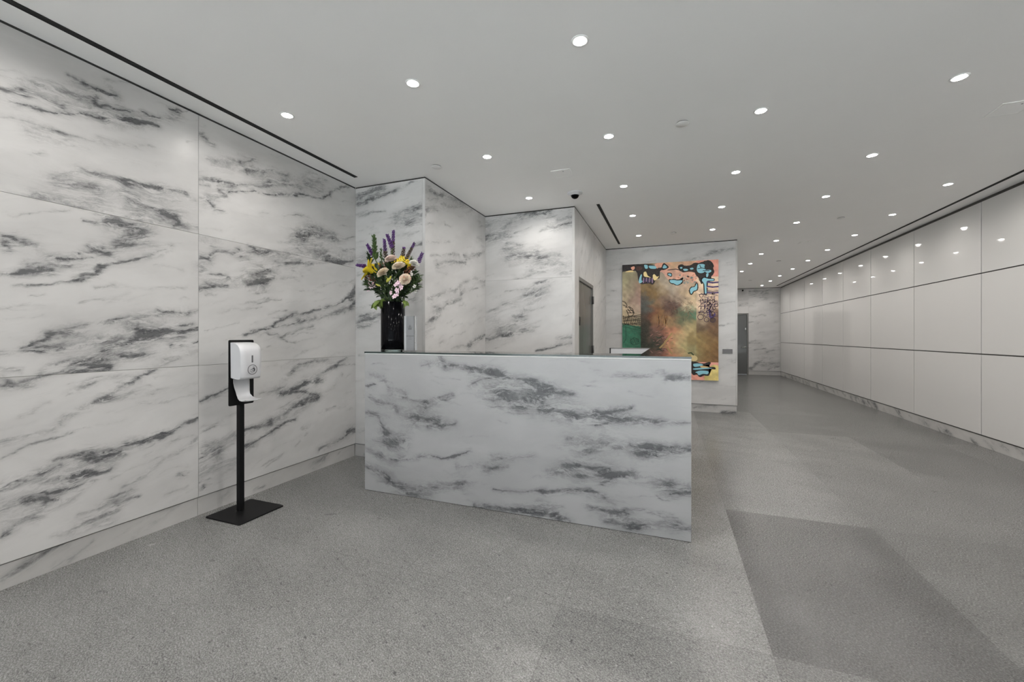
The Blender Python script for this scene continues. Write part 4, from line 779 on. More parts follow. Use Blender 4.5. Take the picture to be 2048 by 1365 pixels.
    for j in range(nz + 1):
        for i in range(nx + 1):
            X = xa + (xb - xa) * i / nx; Z = zb - (zb - za) * j / nz
            x = 165 + 709 * i / nx; y = 185 + 860 * j / nz
            dx = 44 * (vn(x * .022, y * .022, 3) - .5) + 30 * (vn(x * .06 + y * .03, y * .05, 4) - .5); dy = 44 * (vn(x * .022, y * .022, 5) - .5) + 30 * (vn(x * .055, y * .06 - x * .02, 6) - .5)
            q = arr[zone(x, y)]; d2 = (q[:, 0] - x - dx) ** 2 + (q[:, 1] - y - dy) ** 2
            w = np.exp(-d2 / 2000) + 1e-5 / (d2 + 50); c = (w[:, None] * q[:, 2:]).sum(0) / w.sum(); c = c * (1 + .16 * (vn(x * .018 + y * .014, y * .05 - x * .035, 8) - .5) + .14 * (vn(x * .05, y * .05, 9) - .5)); c = c.mean() + (c - c.mean()) * .82 + rr.uniform(-4, 4)
            vs.append((X, PY, Z)); cs.append(pc(np.clip(c, 4, 250)))
    fs = [(j * (nx + 1) + i, (j + 1) * (nx + 1) + i, (j + 1) * (nx + 1) + i + 1, j * (nx + 1) + i + 1) for j in range(nz) for i in range(nx)]
    m.add(vs, fs, 0); m.c = list(cs)
    side = pc((150, 140, 120)); n0 = len(m.v)
    m.add([(xa, PY, za), (xb, PY, za), (xb, PY, zb), (xa, PY, zb), (xa, YA - .004, za), (xb, YA - .004, za), (xb, YA - .004, zb), (xa, YA - .004, zb)], [(0, 1, 5, 4), (1, 2, 6, 5), (2, 3, 7, 6), (3, 0, 4, 7), (4, 5, 6, 7)], 0, False, side)
    # flat shapes and drawn lines of paint on the canvas
    def shape(pts, c, lift):
        q = [kp(x, y) for x, y in pts]; bm = bmesh.new()
        f = bm.faces.new([bm.verts.new((x, PY - lift, z)) for x, z in q]); bmesh.ops.triangulate(bm, faces=[f]); bm.verts.index_update()
        m.add([v.co[:] for v in bm.verts], [[v.index for v in f.verts] for f in bm.faces], 0, False, pc(c)); bm.free()
    def blob(pts, c, lift, grow=0.0, wob=.0, seed=0):
        r = random.Random(seed); n = len(pts); out = []
        cx = sum(p[0] for p in pts) / n; cy = sum(p[1] for p in pts) / n
        for i in range(n):
            p0, p1, p2, p3 = pts[i - 1], pts[i], pts[(i + 1) % n], pts[(i + 2) % n]
            for k in range(4):
                u = k / 4; h = [(-u ** 3 + 2 * u ** 2 - u) / 2, (3 * u ** 3 - 5 * u ** 2 + 2) / 2, (-3 * u ** 3 + 4 * u ** 2 + u) / 2, (u ** 3 - u ** 2) / 2]
                out.append([sum(hh * q[a] for hh, q in zip(h, (p0, p1, p2, p3))) for a in (0, 1)])
        if grow:
            area = sum(a[0] * b[1] - b[0] * a[1] for a, b in zip(out, out[1:] + out[:1])); s = 1 if area > 0 else -1
            g = []
            for i, p in enumerate(out):
                a, b = out[i - 1], out[(i + 1) % len(out)]; tx, ty = b[0] - a[0], b[1] - a[1]; L = math.hypot(tx, ty) or 1
                k = grow * (1 + r.uniform(-.35, .35)); g.append((p[0] + s * ty / L * k, p[1] - s * tx / L * k))
            out = g
        shape([tuple(p) for p in out], c, lift)
    def line(pts, w, c, lift=.0016):
        q = [Vector((kp(x, y)[0], 0, kp(x, y)[1])) for x, y in pts]; w = w * .00224 * .6
        for a, b in zip(q[:-1], q[1:]):
            d = (b - a); L = d.length
            if L < 1e-6: continue
            n = Vector((-d.z, 0, d.x)) * (w / L); e = d * (w * .5 / L)
            m.add([(p.x, PY - lift, p.z) for p in (a - e + n, a - e - n, b + e - n, b + e + n)], [(0, 1, 2, 3)], 0, False, pc(c))
    BK = (30, 27, 28); BL = (122, 172, 184); YE = (206, 186, 132); PU = (70, 58, 100); PK = (212, 150, 128); CR = (206, 178, 148); BR = (62, 38, 36)
    # upper left cluster
    blob([(262, 190), (330, 178), (400, 188), (420, 212), (452, 204), (470, 214), (440, 236), (440, 282), (415, 292), (392, 330), (360, 322), (330, 326), (300, 326), (282, 300), (276, 250), (258, 220)], BK, .0006)
    blob([(196, 232), (226, 226), (246, 230), (243, 238), (190, 239)], YE, .001); blob([(228, 205), (252, 196), (256, 212), (240, 224)], PK, .001)
    blob([(270, 200), (300, 196), (312, 214), (290, 226), (266, 222)], BR, .0009)
    blob([(326, 186), (350, 188), (352, 210), (334, 212)], BL, .001); blob([(362, 192), (408, 194), (414, 212), (384, 214), (366, 208)], BL, .001)
    blob([(288, 292), (302, 256), (310, 262), (306, 300), (318, 304), (300, 320), (288, 316)], BL, .001)
    blob([(322, 242), (340, 236), (350, 262), (376, 280), (358, 276), (326, 270)], YE, .001); blob([(390, 262), (402, 254), (420, 272), (434, 268), (424, 286), (404, 300), (392, 286)], YE, .001)
    for k in range(7): line([(322 + k * 11, 282 + (k % 2) * 5), (320 + k * 11, 318 - (k % 3) * 5)], 4.5, PU if k % 2 else (150, 120, 150))
    # bow and small islands along the top
    blob([(452, 214), (470, 172), (506, 198), (498, 212), (468, 224)], BK, .0006); blob([(462, 208), (474, 184), (494, 200), (484, 210)], BL, .001)
    line([(430, 214), (456, 212)], 12, BK)
    def island(pts, seed, g=6):
        blob(pts, BK, .0006, g + 2, 0, seed); blob(pts, BL, .001)
    island([(500, 254), (516, 248), (528, 258), (520, 268)], 1, 4)
    island([(514, 300), (540, 296), (572, 300), (606, 300), (598, 318), (570, 334), (544, 322), (524, 318)], 2, 5)
    island([(664, 368), (678, 352), (700, 346), (714, 322), (718, 348), (712, 370), (690, 378), (676, 398), (668, 392)], 3, 5)
    line([(500, 224), (560, 216), (580, 222)], 5, BK)
    # large cluster, upper right
    blob([(582, 192), (606, 186), (630, 196), (670, 190), (700, 172), (726, 176), (748, 168), (780, 158), (806, 156), (826, 172), (836, 196), (828, 214), (840, 232), (830, 256), (812, 272), (820, 284), (796, 280), (760, 300), (752, 322), (738, 300), (728, 274), (712, 262), (700, 238), (660, 232), (620, 236), (592, 226), (580, 208)], BK, .0006, 4, 0, 5)
    blob([(714, 214), (722, 184), (748, 178), (774, 184), (770, 204), (780, 222), (764, 242), (738, 246), (720, 236)], BL, .001); blob([(770, 226), (814, 222), (820, 236), (790, 244)], BL, .001); blob([(784, 252), (800, 246), (798, 268), (786, 276)], BL, .001)
    blob([(590, 204), (604, 200), (608, 210), (596, 214)], BL, .001); blob([(614, 216), (640, 214), (650, 224), (624, 230)], BL, .001); blob([(664, 210), (684, 206), (690, 216), (670, 220)], BL, .001)
    for q in (((722, 214), (752, 208), (776, 214)), ((736, 186), (744, 206)), ((760, 228), (806, 228))): line(q, 4, BK, .0018)
    # dripping figure
    pts = [(752, 300), (768, 280), (800, 288), (838, 290), (836, 302), (796, 302), (786, 318), (786, 392), (774, 398), (770, 330)]
    blob(pts, BK, .0006, 6, 0, 8); blob(pts, BL, .0011)
    # banded drum and drawn machinery in the right strip
    for y, c in ((312, PU), (344, PU), (352, CR), (376, (60, 50, 70)), (388, PU)): line([(790, y), (830, y + 5), (872, y + 1)], 9 if c == PU else 4, c)
    r = random.Random(12)
    for _ in range(46):
        x = r.uniform(732, 850); y = r.uniform(400, 556); a = r.choice((0, PI / 2, PI / 2, .5, 2.6)) + r.uniform(-.3, .3); cv = r.uniform(-.5, .5); q = [(x, y)]
        for _k in range(r.choice((4, 6, 8))):
            a += cv + r.uniform(-.2, .2); x = min(870, max(726, x + 8 * math.cos(a))); y = min(566, max(396, y + 8 * math.sin(a))); q.append((x, y))
        line(q, r.uniform(2.2, 3.6), r.choice((PU, (58, 46, 70), (70, 52, 60))))
    for k in range(9): line([(744 + k * 9, 436 + (k % 2) * 6), (742 + k * 9, 512 - (k % 3) * 8)], 2.6, (66, 52, 72))
    for k in range(4): line([(728, 404 + k * 44), (790, 398 + k * 46), (868, 410 + k * 42)], 2.8, (64, 50, 66))
    for cx, cy, ra in ((748, 412, 14), (800, 470, 12), (856, 480, 14), (836, 450, 10), (786, 590, 18), (832, 592, 20), (742, 570, 22), (840, 505, 12)):
        line([(cx + ra * math.cos(k * PI / 7), cy + ra * .9 * math.sin(k * PI / 7)) for k in range(15)], 3.4, (60, 46, 62))
    blob([(812, 588), (830, 574), (850, 584), (852, 604), (832, 612), (816, 604)], (74, 58, 52), .0009); blob([(802, 520), (816, 514), (822, 566), (846, 540), (852, 556), (824, 584), (806, 566)], PU, .0009)
    # sketched structures, left strip
    for q in (((165, 452), (186, 462), (200, 484), (190, 500)), ((168, 480), (196, 492)), ((190, 500), (216, 494), (240, 510), (252, 540), (240, 560), (214, 566)), ((204, 510), (228, 540)), ((216, 500), (246, 536)), ((196, 520), (214, 566), (206, 590)), ((206, 520), (246, 522)), ((206, 540), (250, 540))): line(q, 4.5, (48, 42, 34))
    for k in range(9):
        line([(172 + k * 14, 560 + (k % 3) * 8), (184 + k * 14, 628 - (k % 2) * 10)], 3.6, (44, 42, 34))
    for k in range(6): line([(168, 570 + k * 12), (230, 566 + k * 14 - (k % 2) * 16), (304, 552 + k * 15)], 3.6, (44, 42, 34))
    line([(165, 618), (230, 632), (306, 660)], 4, (30, 60, 44)); line([(165, 640), (306, 672)], 3, (26, 70, 52)); line([(190, 640), (192, 730), (176, 760)], 3.5, (24, 66, 50))
    for k in range(6): line([(226 + k * 10, 726 + (k % 2) * 5), (236 + k * 10, 770 - (k % 3) * 6)], 3, (22, 56, 46))
    line([(224, 740), (250, 722), (286, 734), (288, 766), (250, 778), (226, 762), (224, 740)], 3.4, (24, 60, 48))
    # drawn figures in the centre
    for _ in range(60):
        x = r.gauss(545, 42); y = r.gauss(500, 36); a = r.uniform(0, PI); L = r.uniform(8, 26); line([(x, y), (x + L * math.cos(a), y + L * math.sin(a) * .9)], 2.2, r.choice(((66, 50, 46), (92, 66, 56), (120, 90, 72))))
    for _ in range(40):
        x = r.gauss(440, 34); y = r.gauss(725, 26); a = r.uniform(-.9, .5); L = r.uniform(10, 34); line([(x, y), (x + L * math.cos(a), y + L * math.sin(a))], 2.6, r.choice(((66, 42, 42), (150, 112, 104), (50, 66, 52))))
    for _ in range(36):
        x = r.uniform(420, 500); y = r.uniform(545, 610); L = r.uniform(14, 40); line([(x, y), (x + r.uniform(-6, 6), y + L)], 2.2, r.choice(((110, 74, 44), (70, 48, 36), (156, 112, 64))))
    for _ in range(40):
        x = r.uniform(560, 715); y = r.uniform(255, 320); blob([(x, y), (x + r.uniform(4, 14), y + r.uniform(-6, 4)), (x + r.uniform(4, 16), y + r.uniform(4, 12)), (x - 2, y + 9)], r.choice(((150, 140, 128), (180, 120, 104), (120, 128, 124))), .0006)
    for _ in range(30):
        x = r.uniform(600, 700); y = r.uniform(440, 560); a = r.uniform(0, PI); L = r.uniform(8, 30); line([(x, y), (x + L * math.cos(a), y + L * math.sin(a))], 2.2, (120, 96, 76))
    line([(530, 690), (470, 770), (440, 800)], 9, (150, 128, 84), .0009)
    # lower right cluster
    line([(650, 838), (672, 834), (690, 850)], 8, (52, 64, 40)); blob([(668, 860), (690, 852), (716, 864), (718, 886), (696, 896), (676, 888)], (186, 168, 122), .0008)
    pts = [(560, 905), (640, 902), (700, 902), (760, 916), (806, 904), (812, 914), (770, 926), (780, 940), (840, 942), (848, 954), (800, 952), (804, 974), (800, 1002), (770, 1000), (736, 1010), (716, 992), (690, 996), (676, 982), (640, 972), (580, 962), (550, 930)]
    blob(pts, BK, .0006, 3, 0, 9)
    for q in ([(690, 916), (740, 914), (760, 926), (700, 938)], [(690, 950), (760, 944), (830, 948), (780, 954), (700, 960)], [(704, 978), (740, 966), (798, 970), (794, 992), (760, 990), (730, 1000), (716, 984)], [(590, 920), (650, 916), (670, 930), (610, 940)]): blob(q, BL, .0011)
    blob([(742, 930), (790, 936), (806, 942), (750, 944)], (190, 160, 110), .0012)
    m.build('canvas', MT['paint'], t, 'paint')
painting()
# ------------------------------------------------------------------ flower arrangement on the counter
VX, VY = hit(786, 660, 'Y', 3.0).x, 3.0
MT['leaf'] = plain('leaf_green', (.045, .085, .022), .5, var=.5, scale=18)
MT['leaf_lt'] = plain('leaf_fresh_green', (.13, .19, .035), .5, var=.4, scale=18)
MT['leaf_dk'] = plain('leaf_dark_green', (.022, .045, .016), .55, var=.5, scale=18)
MT['stem'] = plain('stem_green', (.07, .11, .03), .6)
MT['bstem'] = plain('stem_brown', (.075, .045, .035), .8, var=.4, scale=90)
MT['purple'] = plain('liatris_purple', (.085, .022, .155), .7, var=.5, scale=120)
MT['yellow'] = plain('lily_yellow', (.82, .62, .03), .45, var=.12, scale=25)
MT['bud'] = plain('bud_yellow_green', (.58, .56, .10), .5, var=.25, scale=30)
MT['cream'] = plain('mum_cream', (.80, .70, .56), .7, var=.08, scale=40)
MT['white_petal'] = plain('mum_white', (.82, .80, .74), .7, var=.05, scale=40)
MT['blush'] = plain('mum_blush', (.74, .50, .40), .7, var=.2, scale=40)
MT['rust'] = plain('rust_filler', (.22, .075, .045), .7, var=.5, scale=60)
MT['pink'] = plain('pale_pink_petal', (.74, .55, .62), .6, var=.15, scale=60)
MT['pinkdk'] = plain('deep_pink_throat', (.35, .08, .20), .6)
MT['anther'] = plain('anther_brown', (.12, .05, .02), .7)
MT['clearbase'] = clear('vase_base_glass', (.75, .82, .80), 1.5)
t = thing('flower_vase', 'tall black glass cylinder vase of flowers on the left end of the counter', 'vase', (VX, VY, ZG))
r0 = .1015
m = MB(); m.lathe([(.0005, ZG + .014), (r0, ZG + .014), (r0, ZG + .10), (r0, 1.572), (r0 - .004, 1.574), (r0 - .008, 1.572), (r0 - .008, ZG + .05), (.0005, ZG + .05)], (VX, VY, 0), 56)
vb = m.build('vase_body', MT['vase'], t)
m = MB(); m.lathe([(.0005, ZG + .0005), (r0, ZG + .0005), (r0 + .001, ZG + .003), (r0 + .001, ZG + .0138), (.0005, ZG + .0138)], (VX, VY, 0), 56); m.build('vase_foot', MT['clearbase'], t)
m = MB(); m.lathe([(r0 - .002, 1.5735), (r0 + .0015, 1.5745), (r0 + .0015, 1.580), (r0 - .003, 1.581), (r0 - .004, 1.5745)], (VX, VY, 0), 56); m.build('rim', MT['clearbase'], t)

FR = random.Random(21)
def at(u, v, dy=0.0): return hit(u, v, 'Y', VY + dy)
NST = 0
def stem_pts(head, spread=.05):
    d = Vector((head.x - VX, head.y - VY, 0)); e = d.normalized() * min(spread, d.length) if d.length > 1e-4 else d
    global NST
    NST += 1; a = NST * 2.39996; r = .074 * math.sqrt(((NST * 7) % 41 + .5) / 41)
    foot = Vector((VX + r * math.cos(a), VY + r * math.sin(a), 1.24)); neck = Vector((VX + r * math.cos(a) + e.x * .25, VY + r * math.sin(a) + e.y * .25, 1.60))
    q = [foot, neck]
    for k in (.35, .7, 1.0):
        p = neck.lerp(head, k); p.z += .03 * math.sin(PI * k) * min(1, d.length * 3); q.append(p)
    return q
def leafshape(m, base, dirn, L, W, mi=0, curl=.25, side=None):
    """one leaf: folded along the midrib and drooping to its tip"""
    d = dirn.normalized(); s = side or d.cross(Vector((FR.uniform(-1, 1), FR.uniform(-1, 1), 1.2))).normalized(); n = s.cross(d).normalized()
    prof = [(0, .12), (.2, .7), (.45, 1.0), (.75, .66), (1.0, .02)]; vs = []
    for u, w in prof:
        c = base + d * (u * L) - n * (curl * L * u * u); h = w * W / 2
        vs += [c - s * h + n * (h * .35), c, c + s * h + n * (h * .35)]
    fs = []
    for i in range(4):
        for k in (0, 1): fs.append((i * 3 + k, i * 3 + k + 1, i * 3 + k + 4, i * 3 + k + 3))
    m.add(vs, fs, mi, True)
GR = 'flowers and leaf stems in the black vase'
def flower(name, label, cat): return thing(name, label, cat, (VX, VY, 1.20), GR)

def liatris(tip, base, label, dried=0.0, w=.019):
    t = flower('liatris_stem', label, 'flower')
    m = MB(); m.tube(stem_pts(base) + [base.lerp(tip, .5), tip], [.004] * 5 + [.0035, .002], 6); m.build('stem', MT['stem'], t)
    d = tip - base; L = d.length; fx = d.cross(Vector((.2, 1, .1))).normalized(); fy = d.cross(fx).normalized()
    for nm, a, b, ma in ((('dried_blooms', 0, dried, 'bstem'),) if dried else ()) + (('bloom_spike', dried, 1.0, 'purple'),):
        m = MB(); n = max(10, int((b - a) * L / .0032))
        for k in range(n):
            u = a + (b - a) * k / n; c = base.lerp(tip, u); an = k * 2.4; rad = w * (1 - .45 * u)
            o = fx * math.cos(an) + fy * math.sin(an) + d.normalized() * .25; e = c + o * rad
            x = o.cross(d).normalized() * .006; y = d.normalized() * .006
            m.add([c + x, c - x, e + y + x * .8, e + y - x * .8, e - y * .4 + x, e - y * .4 - x, e + o * .004 + y], [(0, 1, 3, 2), (0, 4, 5, 1), (2, 3, 6), (4, 6, 5), (0, 2, 6, 4), (1, 5, 6, 3)], 0, True)
        m.build(nm, MT[ma], t)
liatris(at(734, 489), at(747, 512), 'purple liatris spike leaning towards the marble wall, beside the tallest green sprig')
liatris(at(768.5, 479), at(771.5, 516), 'purple liatris spike with a brown lower stalk, next to the tall green sprig', .35)
liatris(at(787, 461, .02), at(785, 514, .02), 'tallest purple liatris spike at the top of the bouquet', .55)
liatris(at(774, 469, -.02), at(785, 497, -.02), 'purple liatris spike leaning across the tallest one', 0, .02)
liatris(at(808, 496, .03), at(805, 514, .03), 'short dried liatris stalk above the yellow lily at the top', .9)
liatris(at(829, 486), at(812, 519), 'curved liatris stalk with only its purple tip in bloom, over the white chrysanthemum', .7, .015)
liatris(at(845, 506), at(836, 527), 'short purple liatris spike standing out beside the white chrysanthemum')
liatris(at(714, 530.5), at(733, 533), 'purple liatris spike pointing sideways below the left yellow lily')

def lily(c, face, size, label, closed=0.0):
    t = flower('yellow_lily', label, 'flower')
    f = face.normalized(); x = f.cross(Vector((0, 0, 1))).normalized(); y = x.cross(f).normalized()
    back = c - f * size * .55
    m = MB(); m.tube(stem_pts(back) + [back.lerp(c - f * size * .4, .6)], .004, 6); m.build('stem', MT['stem'], t)
    for k in range(6):
        a = PI / 3 * k + .3; o = x * math.cos(a) + y * math.sin(a); s = f.cross(o).normalized()
        prof = [(0, .10, 0.02), (.25, .42, .10), (.5, .75, .26), (.75, .7, .62 - .35 * closed), (.92, .38, .95 - .55 * closed), (1.0, .03, 1.08 - .62 * closed)]
        ww = (.56 if k % 2 else .42) * size; m = MB(); vs = []; q = 5
        for u, w, rad in prof:
            p = back + f * (size * (u * .62 - (.10 * max(0, u - .75) / .25) * (1 - closed))) + o * (rad * size * .62)
            for j in range(q):
                v = -1 + 2 * j / (q - 1); vs.append(p + s * (v * w * ww / 2) - o * (v * v * w * ww * .12) + f * (v * v * ww * .10))
        fs = [(i * q + j, i * q + j + 1, (i + 1) * q + j + 1, (i + 1) * q + j) for i in range(5) for j in range(q - 1)]
        m.add(vs, fs, 0, True); m.build('petal', MT['yellow'], t)
    m = MB()
    for k in range(6):
        a = PI / 3 * k; o = x * math.cos(a) + y * math.sin(a); p0 = back + f * size * .1; p1 = back + f * size * .62 + o * size * .16
        m.tube([p0, p0.lerp(p1, .6) + o * size * .01, p1], .0012, 5, 0); m.tube([p1 - y * .004, p1 + y * .004], .0022, 5, 1)
    m.build('stamens', [MT['bud'], MT['anther']], t)
lily(at(733, 538, -.08), Vector((-.75, -.45, .35)), .165, 'large yellow lily opening towards the left marble wall, low in the bouquet')
lily(at(801.5, 519, -.03), Vector((.1, -.55, .75)), .13, 'yellow lily facing up at the top of the bouquet')
lily(at(818, 526, -.05), Vector((.35, -.35, .85)), .12, 'half closed yellow lily beside the white chrysanthemum', .75)
lily(at(754, 530, -.03), Vector((.05, -.25, .95)), .15, 'half open yellow lily upright behind the large one', .7)
def bud(tip, base, label):
    t = flower('lily_bud', label, 'flower bud'); d = tip - base; L = d.length
    m = MB(); m.tube(stem_pts(base), .003, 6); m.build('stem', MT['stem'], t)
    m = MB(); m.tube([base.lerp(tip, u) for u in (0, .1, .3, .55, .8, .95, 1)], [L * k for k in (.05, .12, .19, .20, .14, .06, .015)], 10); m.build('bud', MT['bud'], t)
bud(at(783, 552, -.13), at(773, 565, -.13), 'plump yellow-green lily bud in the middle of the bouquet')
bud(at(773, 553, -.12), at(773, 562, -.12), 'small slim yellow lily bud beside the plump one')
bud(at(751, 568, -.12), at(761, 572, -.12), 'yellow-green lily bud lying low on the side towards the marble wall')
def mum(c, rad, label, ma, face=Vector((0, -.5, .8)), flat=.62, tips=None):
    t = flower('chrysanthemum', label, 'flower'); f = face.normalized(); x = f.cross(Vector((1, .2, 0))).normalized(); y = f.cross(x).normalized()
    m = MB(); m.tube(stem_pts(c - f * rad * .4), .0045, 6); m.build('stem', MT['stem'], t)
    m = MB(); n = 270
    for k in range(n):
        u = (k + .5) / n; th = math.acos(1 - 1.15 * u); an = k * 2.39996
        o = x * (math.sin(th) * math.cos(an)) + y * (math.sin(th) * math.sin(an)) + f * (math.cos(th) * flat)
        s = f.cross(o); s = s.normalized() if s.length > 1e-4 else x
        R = rad * FR.uniform(.92, 1.06); b = c + o * R * .45; w = rad * .105; up = f * (rad * .09)
        p1 = c + o * R * .8 + up; p2 = c + o * R * 1.0 + up * .2
        m.add([b - s * w * .5, b + s * w * .5, p1 + s * w, p1 - s * w, p2 + s * w * .45, p2 - s * w * .45, p1 - up * 1.2], [(0, 1, 2, 6), (0, 6, 3), (6, 2, 4), (6, 4, 5), (6, 5, 3)], 1 if tips and FR.random() < .3 else 0, True)
    m.lathe([(.001, rad * flat * .35), (rad * .4, rad * flat * .2), (rad * .6, 0), (rad * .4, -rad * .2), (.001, -rad * .3)], c, 16)
    m.build('blossom', [MT[ma], MT[tips or ma]], t)
mum(at(782, 519, -.07), .054, 'blush-white chrysanthemum at the back of the top row', 'cream', tips='pink')
mum(at(797.5, 533.5, -.12), .057, 'cream chrysanthemum in the centre, below the top yellow lily', 'cream')
mum(at(766, 546.5, -.175), .056, 'cream chrysanthemum overlapped by the large left lily', 'cream', Vector((-.3, -.6, .7)))
mum(at(828.5, 528, -.03), .044, 'white chrysanthemum on the side facing the alcove', 'white_petal', Vector((.5, -.4, .75)))
mum(at(810.5, 559.5, -.12), .052, 'blush chrysanthemum with reddish centre petals, above the pink blossoms', 'cream', Vector((.2, -.85, .4)), .7, 'blush')
def small(c, face, size, m):
    f = face.normalized(); x = f.cross(Vector((0, 0, 1))).normalized(); y = x.cross(f).normalized()
    for k in range(5):
        a = 2 * PI * k / 5 + FR.uniform(-.15, .15); o = x * math.cos(a) + y * math.sin(a); s = f.cross(o).normalized()
        vs = []
        for u, w, h in ((.05, .15, 0), (.4, .8, .14), (.75, 1.0, .16), (1.0, .5, .08)):
            p = c + o * (u * size) + f * (h * size); vs += [p - s * w * size * .36 - f * .03 * size, p, p + s * w * size * .36 - f * .03 * size]
        m.add(vs, [(i * 3 + j, i * 3 + j + 1, i * 3 + j + 4, i * 3 + j + 3) for i in range(3) for j in (0, 1)], 0, True)
    m.lathe([(size * .22, size * .05), (size * .12, size * .2), (.0005, size * .25)], c, 8, 1)
def spray(heads, label, size=.024, ma='pink'):
    t = flower('pink_blossom_spray', label, 'flower'); c0 = sum((h for h in heads), Vector()) / len(heads); c0 = c0 + Vector((0, .05, -.02))
    m = MB(); m.tube(stem_pts(c0), .003, 6)
    for h in heads: m.tube([c0, c0.lerp(h, .6) + Vector((0, 0, -.01)), h], .0018, 5)
    m.build('stem', MT['stem'], t)
    for h in heads:
        m = MB(); small(h, Vector((FR.uniform(-.4, .4), -1, FR.uniform(-.1, .5))), size * FR.uniform(.85, 1.1), m); m.build('blossom', [MT[ma], MT['pinkdk']], t)
spray([at(796, 566, -.15), at(803, 576, -.15), at(794, 581, -.16), at(782, 586, -.16), at(789, 593, -.16), at(795, 589, -.15), at(800, 571, -.14), at(792, 570, -.15)], 'cluster of small pale pink blossoms hanging at the front of the bouquet')
spray([at(746, 567, -.10), at(742, 574, -.09), at(749, 573, -.11), at(738, 568, -.08), at(737, 580, -.06)], 'mauve-pink blossoms low on the side towards the marble wall', .018)
spray([at(824, 549, -.06), at(822, 545, -.05), at(831, 583, -.04), at(829, 573, -.05)], 'few pale blossoms among the leaves on the side facing the alcove', .016, 'white_petal')

def leafy(tip, base, label, n, L, W, ma, name='leaf_stem', spread=1.0, droop=.25):
    t = flower(name, label, 'foliage'); q = stem_pts(base) + [base.lerp(tip, .5), tip]
    m = MB(); m.tube(q, [.0035] * 5 + [.003, .0015], 6); m.build('stem', MT['stem'], t)
    m = MB(); d = (tip - base)
    for k in range(n):
        u = k / max(1, n - 1); c = base.lerp(tip, u); an = k * 2.4
        o = Vector((math.cos(an), math.sin(an), 0)) * spread + d.normalized() * .9
        leafshape(m, c, o, L * (1.05 - .5 * u) * FR.uniform(.8, 1.15), W * (1 - .35 * u), 0, droop)
    m.build('leaves', MT[ma], t)
leafy(at(747.5, 473), at(751, 520), 'tall upright green leafy sprig rising highest on the left of the bouquet', 54, .052, .024, 'leaf', spread=.8, droop=-.1)
leafy(at(762, 499, .02), at(763, 522, .02), 'thin short green sprig between the tall sprig and the purple spikes', 20, .036, .016, 'leaf', spread=.7, droop=-.1)
leafy(at(737, 508, .03), at(742, 528, .03), 'dark green sprig behind the large left lily', 24, .055, .022, 'leaf_dk', spread=.7)
leafy(at(823, 515, .02), at(826, 528, .02), 'green leaf tuft just over the white chrysanthemum', 14, .04, .02, 'leaf', spread=.9)
leafy(at(842, 550, -.02), at(826, 568, -.04), 'spreading fern-like green stem on the side facing the alcove', 34, .060, .012, 'leaf', spread=1.2)
leafy(at(838, 572, -.05), at(822, 585, -.05), 'lower fern-like green stem pointing to the alcove', 30, .060, .011, 'leaf', spread=1.2)
leafy(at(840, 560, .05), at(826, 566, .03), 'feathery green stem behind the fern-like ones', 28, .055, .012, 'leaf_lt', spread=1.2)
leafy(at(751, 611, -.10), at(764, 598, -.09), 'fresh green leaves drooping over the rim towards the marble wall', 7, .085, .058, 'leaf_lt', spread=1.0, droop=.5)
leafy(at(815, 608, -.10), at(806, 600, -.09), 'fresh green leaves drooping over the rim towards the alcove', 8, .060, .036, 'leaf_lt', spread=1.1, droop=.5)
leafy(at(767, 566, -.15), at(768, 575, -.12), 'star-shaped leaf whorl under the lily buds', 14, .075, .017, 'leaf', spread=1.6, droop=.2)
def filler(cs, label):
    t = flower('rust_filler_stem', label, 'flower'); c0 = sum(cs, Vector()) / len(cs) + Vector((0, .04, -.03))
    m = MB(); m.tube(stem_pts(c0), .003, 6)
    for c in cs: m.tube([c0, c], .0018, 5)
    m.build('stem', MT['bstem'], t)
    m = MB()
    for c in cs:
        for k in range(26):
            o = Vector((FR.gauss(0, 1), FR.gauss(0, 1), FR.gauss(0, 1))).normalized()
            leafshape(m, c + o * .008, o, .022, .009, 0, .1)
    m.build('seed_heads', MT['rust'], t)
filler([at(767, 531, -.06), at(774, 527, -.05), at(761, 535, -.07), at(770, 537, -.08)], 'rust-red filler heads between the two left lilies')
filler([at(738, 550, -.06), at(743, 557, -.08), at(735, 556, -.04), at(746, 563, -.09)], 'rust-red filler heads under the large left lily')
filler([at(819, 539, -.05), at(825, 536, -.04), at(814, 545, -.07)], 'rust-red filler heads under the white chrysanthemum')
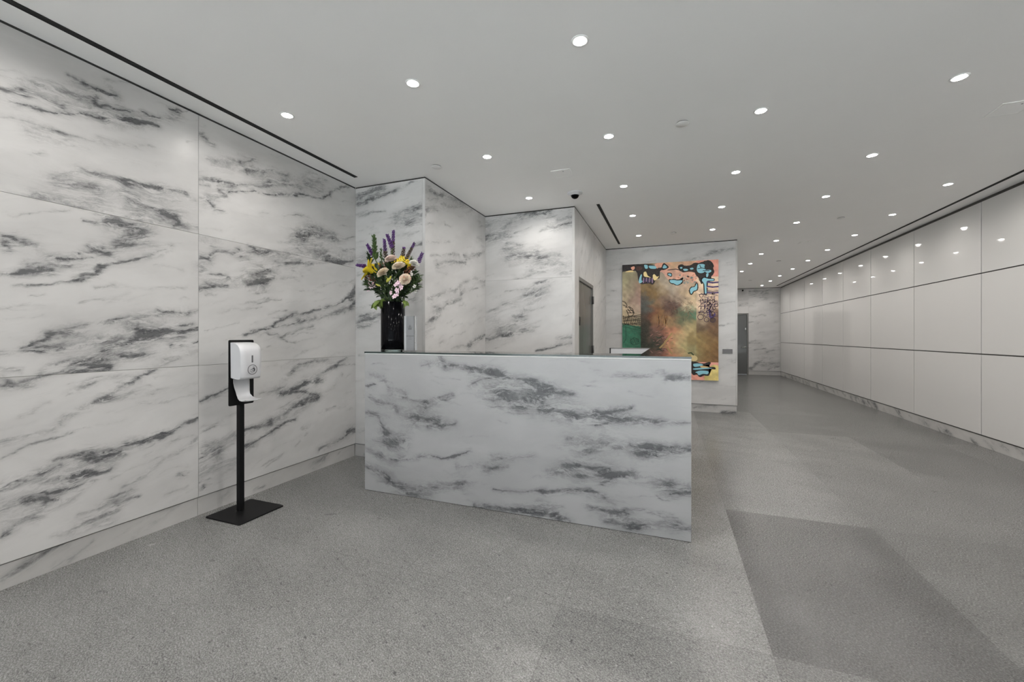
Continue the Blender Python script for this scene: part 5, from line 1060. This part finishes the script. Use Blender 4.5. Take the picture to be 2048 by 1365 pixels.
# the dense greenery nobody could count
m = MB(); cc = Vector((VX - .01, VY, 1.74))
for k in range(1150):
    o = Vector((FR.gauss(0, 1), FR.gauss(0, .8), FR.gauss(0, 1)))
    o.normalize(); rr = FR.uniform(.35, 1.0) ** .6
    p = cc + Vector((o.x * .25, o.y * .145, o.z * .185)) * rr
    if p.z < 1.585: p.z = 1.585 + FR.uniform(0, .05)
    k2 = min(1, max(.45, (p.z - 1.55) / .13)); p.x = VX + (p.x - VX) * k2; p.y = VY + (p.y - VY) * k2
    q = (p - Vector((VX, VY, 1.62))).normalized() + Vector((0, 0, .25))
    leafshape(m, p, q + Vector((FR.uniform(-.5, .5), FR.uniform(-.5, .5), FR.uniform(-.5, .5))), FR.uniform(.03, .065), FR.uniform(.014, .028), FR.choice((0, 0, 0, 1)), .25)
for k in range(60):
    a = FR.uniform(0, 2 * PI); rr = .085 * FR.random() ** .5; p = Vector((VX + rr * math.cos(a), VY + rr * math.sin(a), 1.50))
    m.tube([p, Vector((VX + (p.x - VX) * 1.5, VY + (p.y - VY) * 1.5, 1.70))], .0025, 5, 0)
o = m.build('bouquet_foliage', [MT['leaf_dk'], MT['leaf']]); o['kind'] = 'stuff'; tag(o, 'dense dark green leaves filling the bouquet above the black vase', 'foliage')
# ------------------------------------------------------------------ daylight through the entrance, camera, view
W = bpy.data.worlds.new('sky'); S.world = W; W.use_nodes = True
bg = W.node_tree.nodes['Background']; bg.inputs[0].default_value = (.80, .90, 1.0, 1); bg.inputs[1].default_value = 1.3
bounce_sun = bpy.data.lights.new('bounce_sun', 'SUN'); bounce_sun.energy = 29.0; bounce_sun.angle = math.radians(.6); bounce_sun.color = (.90, .955, 1.0)
so = bpy.data.objects.new('bounce_sun', bounce_sun); COL.objects.link(so); so.location = (0, 20, 30); so.rotation_euler = (math.radians(-28), 0, math.radians(8))   # added to bounce light off the paving onto the ceiling; high behind the building
cam = bpy.data.cameras.new('camera'); co = bpy.data.objects.new('camera', cam); COL.objects.link(co); S.camera = co
co.location = (0, 0, H); co.rotation_euler = (PI / 2, 0, TH)
cam.sensor_width = 36; cam.lens = FPX / 2048 * 36; cam.shift_y = (V0 - 682.5) / 2048; cam.clip_start = .02; cam.clip_end = 200
S.view_settings.view_transform = 'Standard'; S.view_settings.look = 'None'; S.view_settings.gamma = 1; S.view_settings.use_curve_mapping = False
S.view_settings.exposure = 0.32
cy = S.cycles if hasattr(S, 'cycles') else None
if cy:
    cy.use_denoising = True; cy.max_bounces = 8; cy.diffuse_bounces = 5; cy.glossy_bounces = 4; cy.transparent_max_bounces = 12; cy.caustics_reflective = False; cy.caustics_refractive = False; cy.sample_clamp_indirect = 6
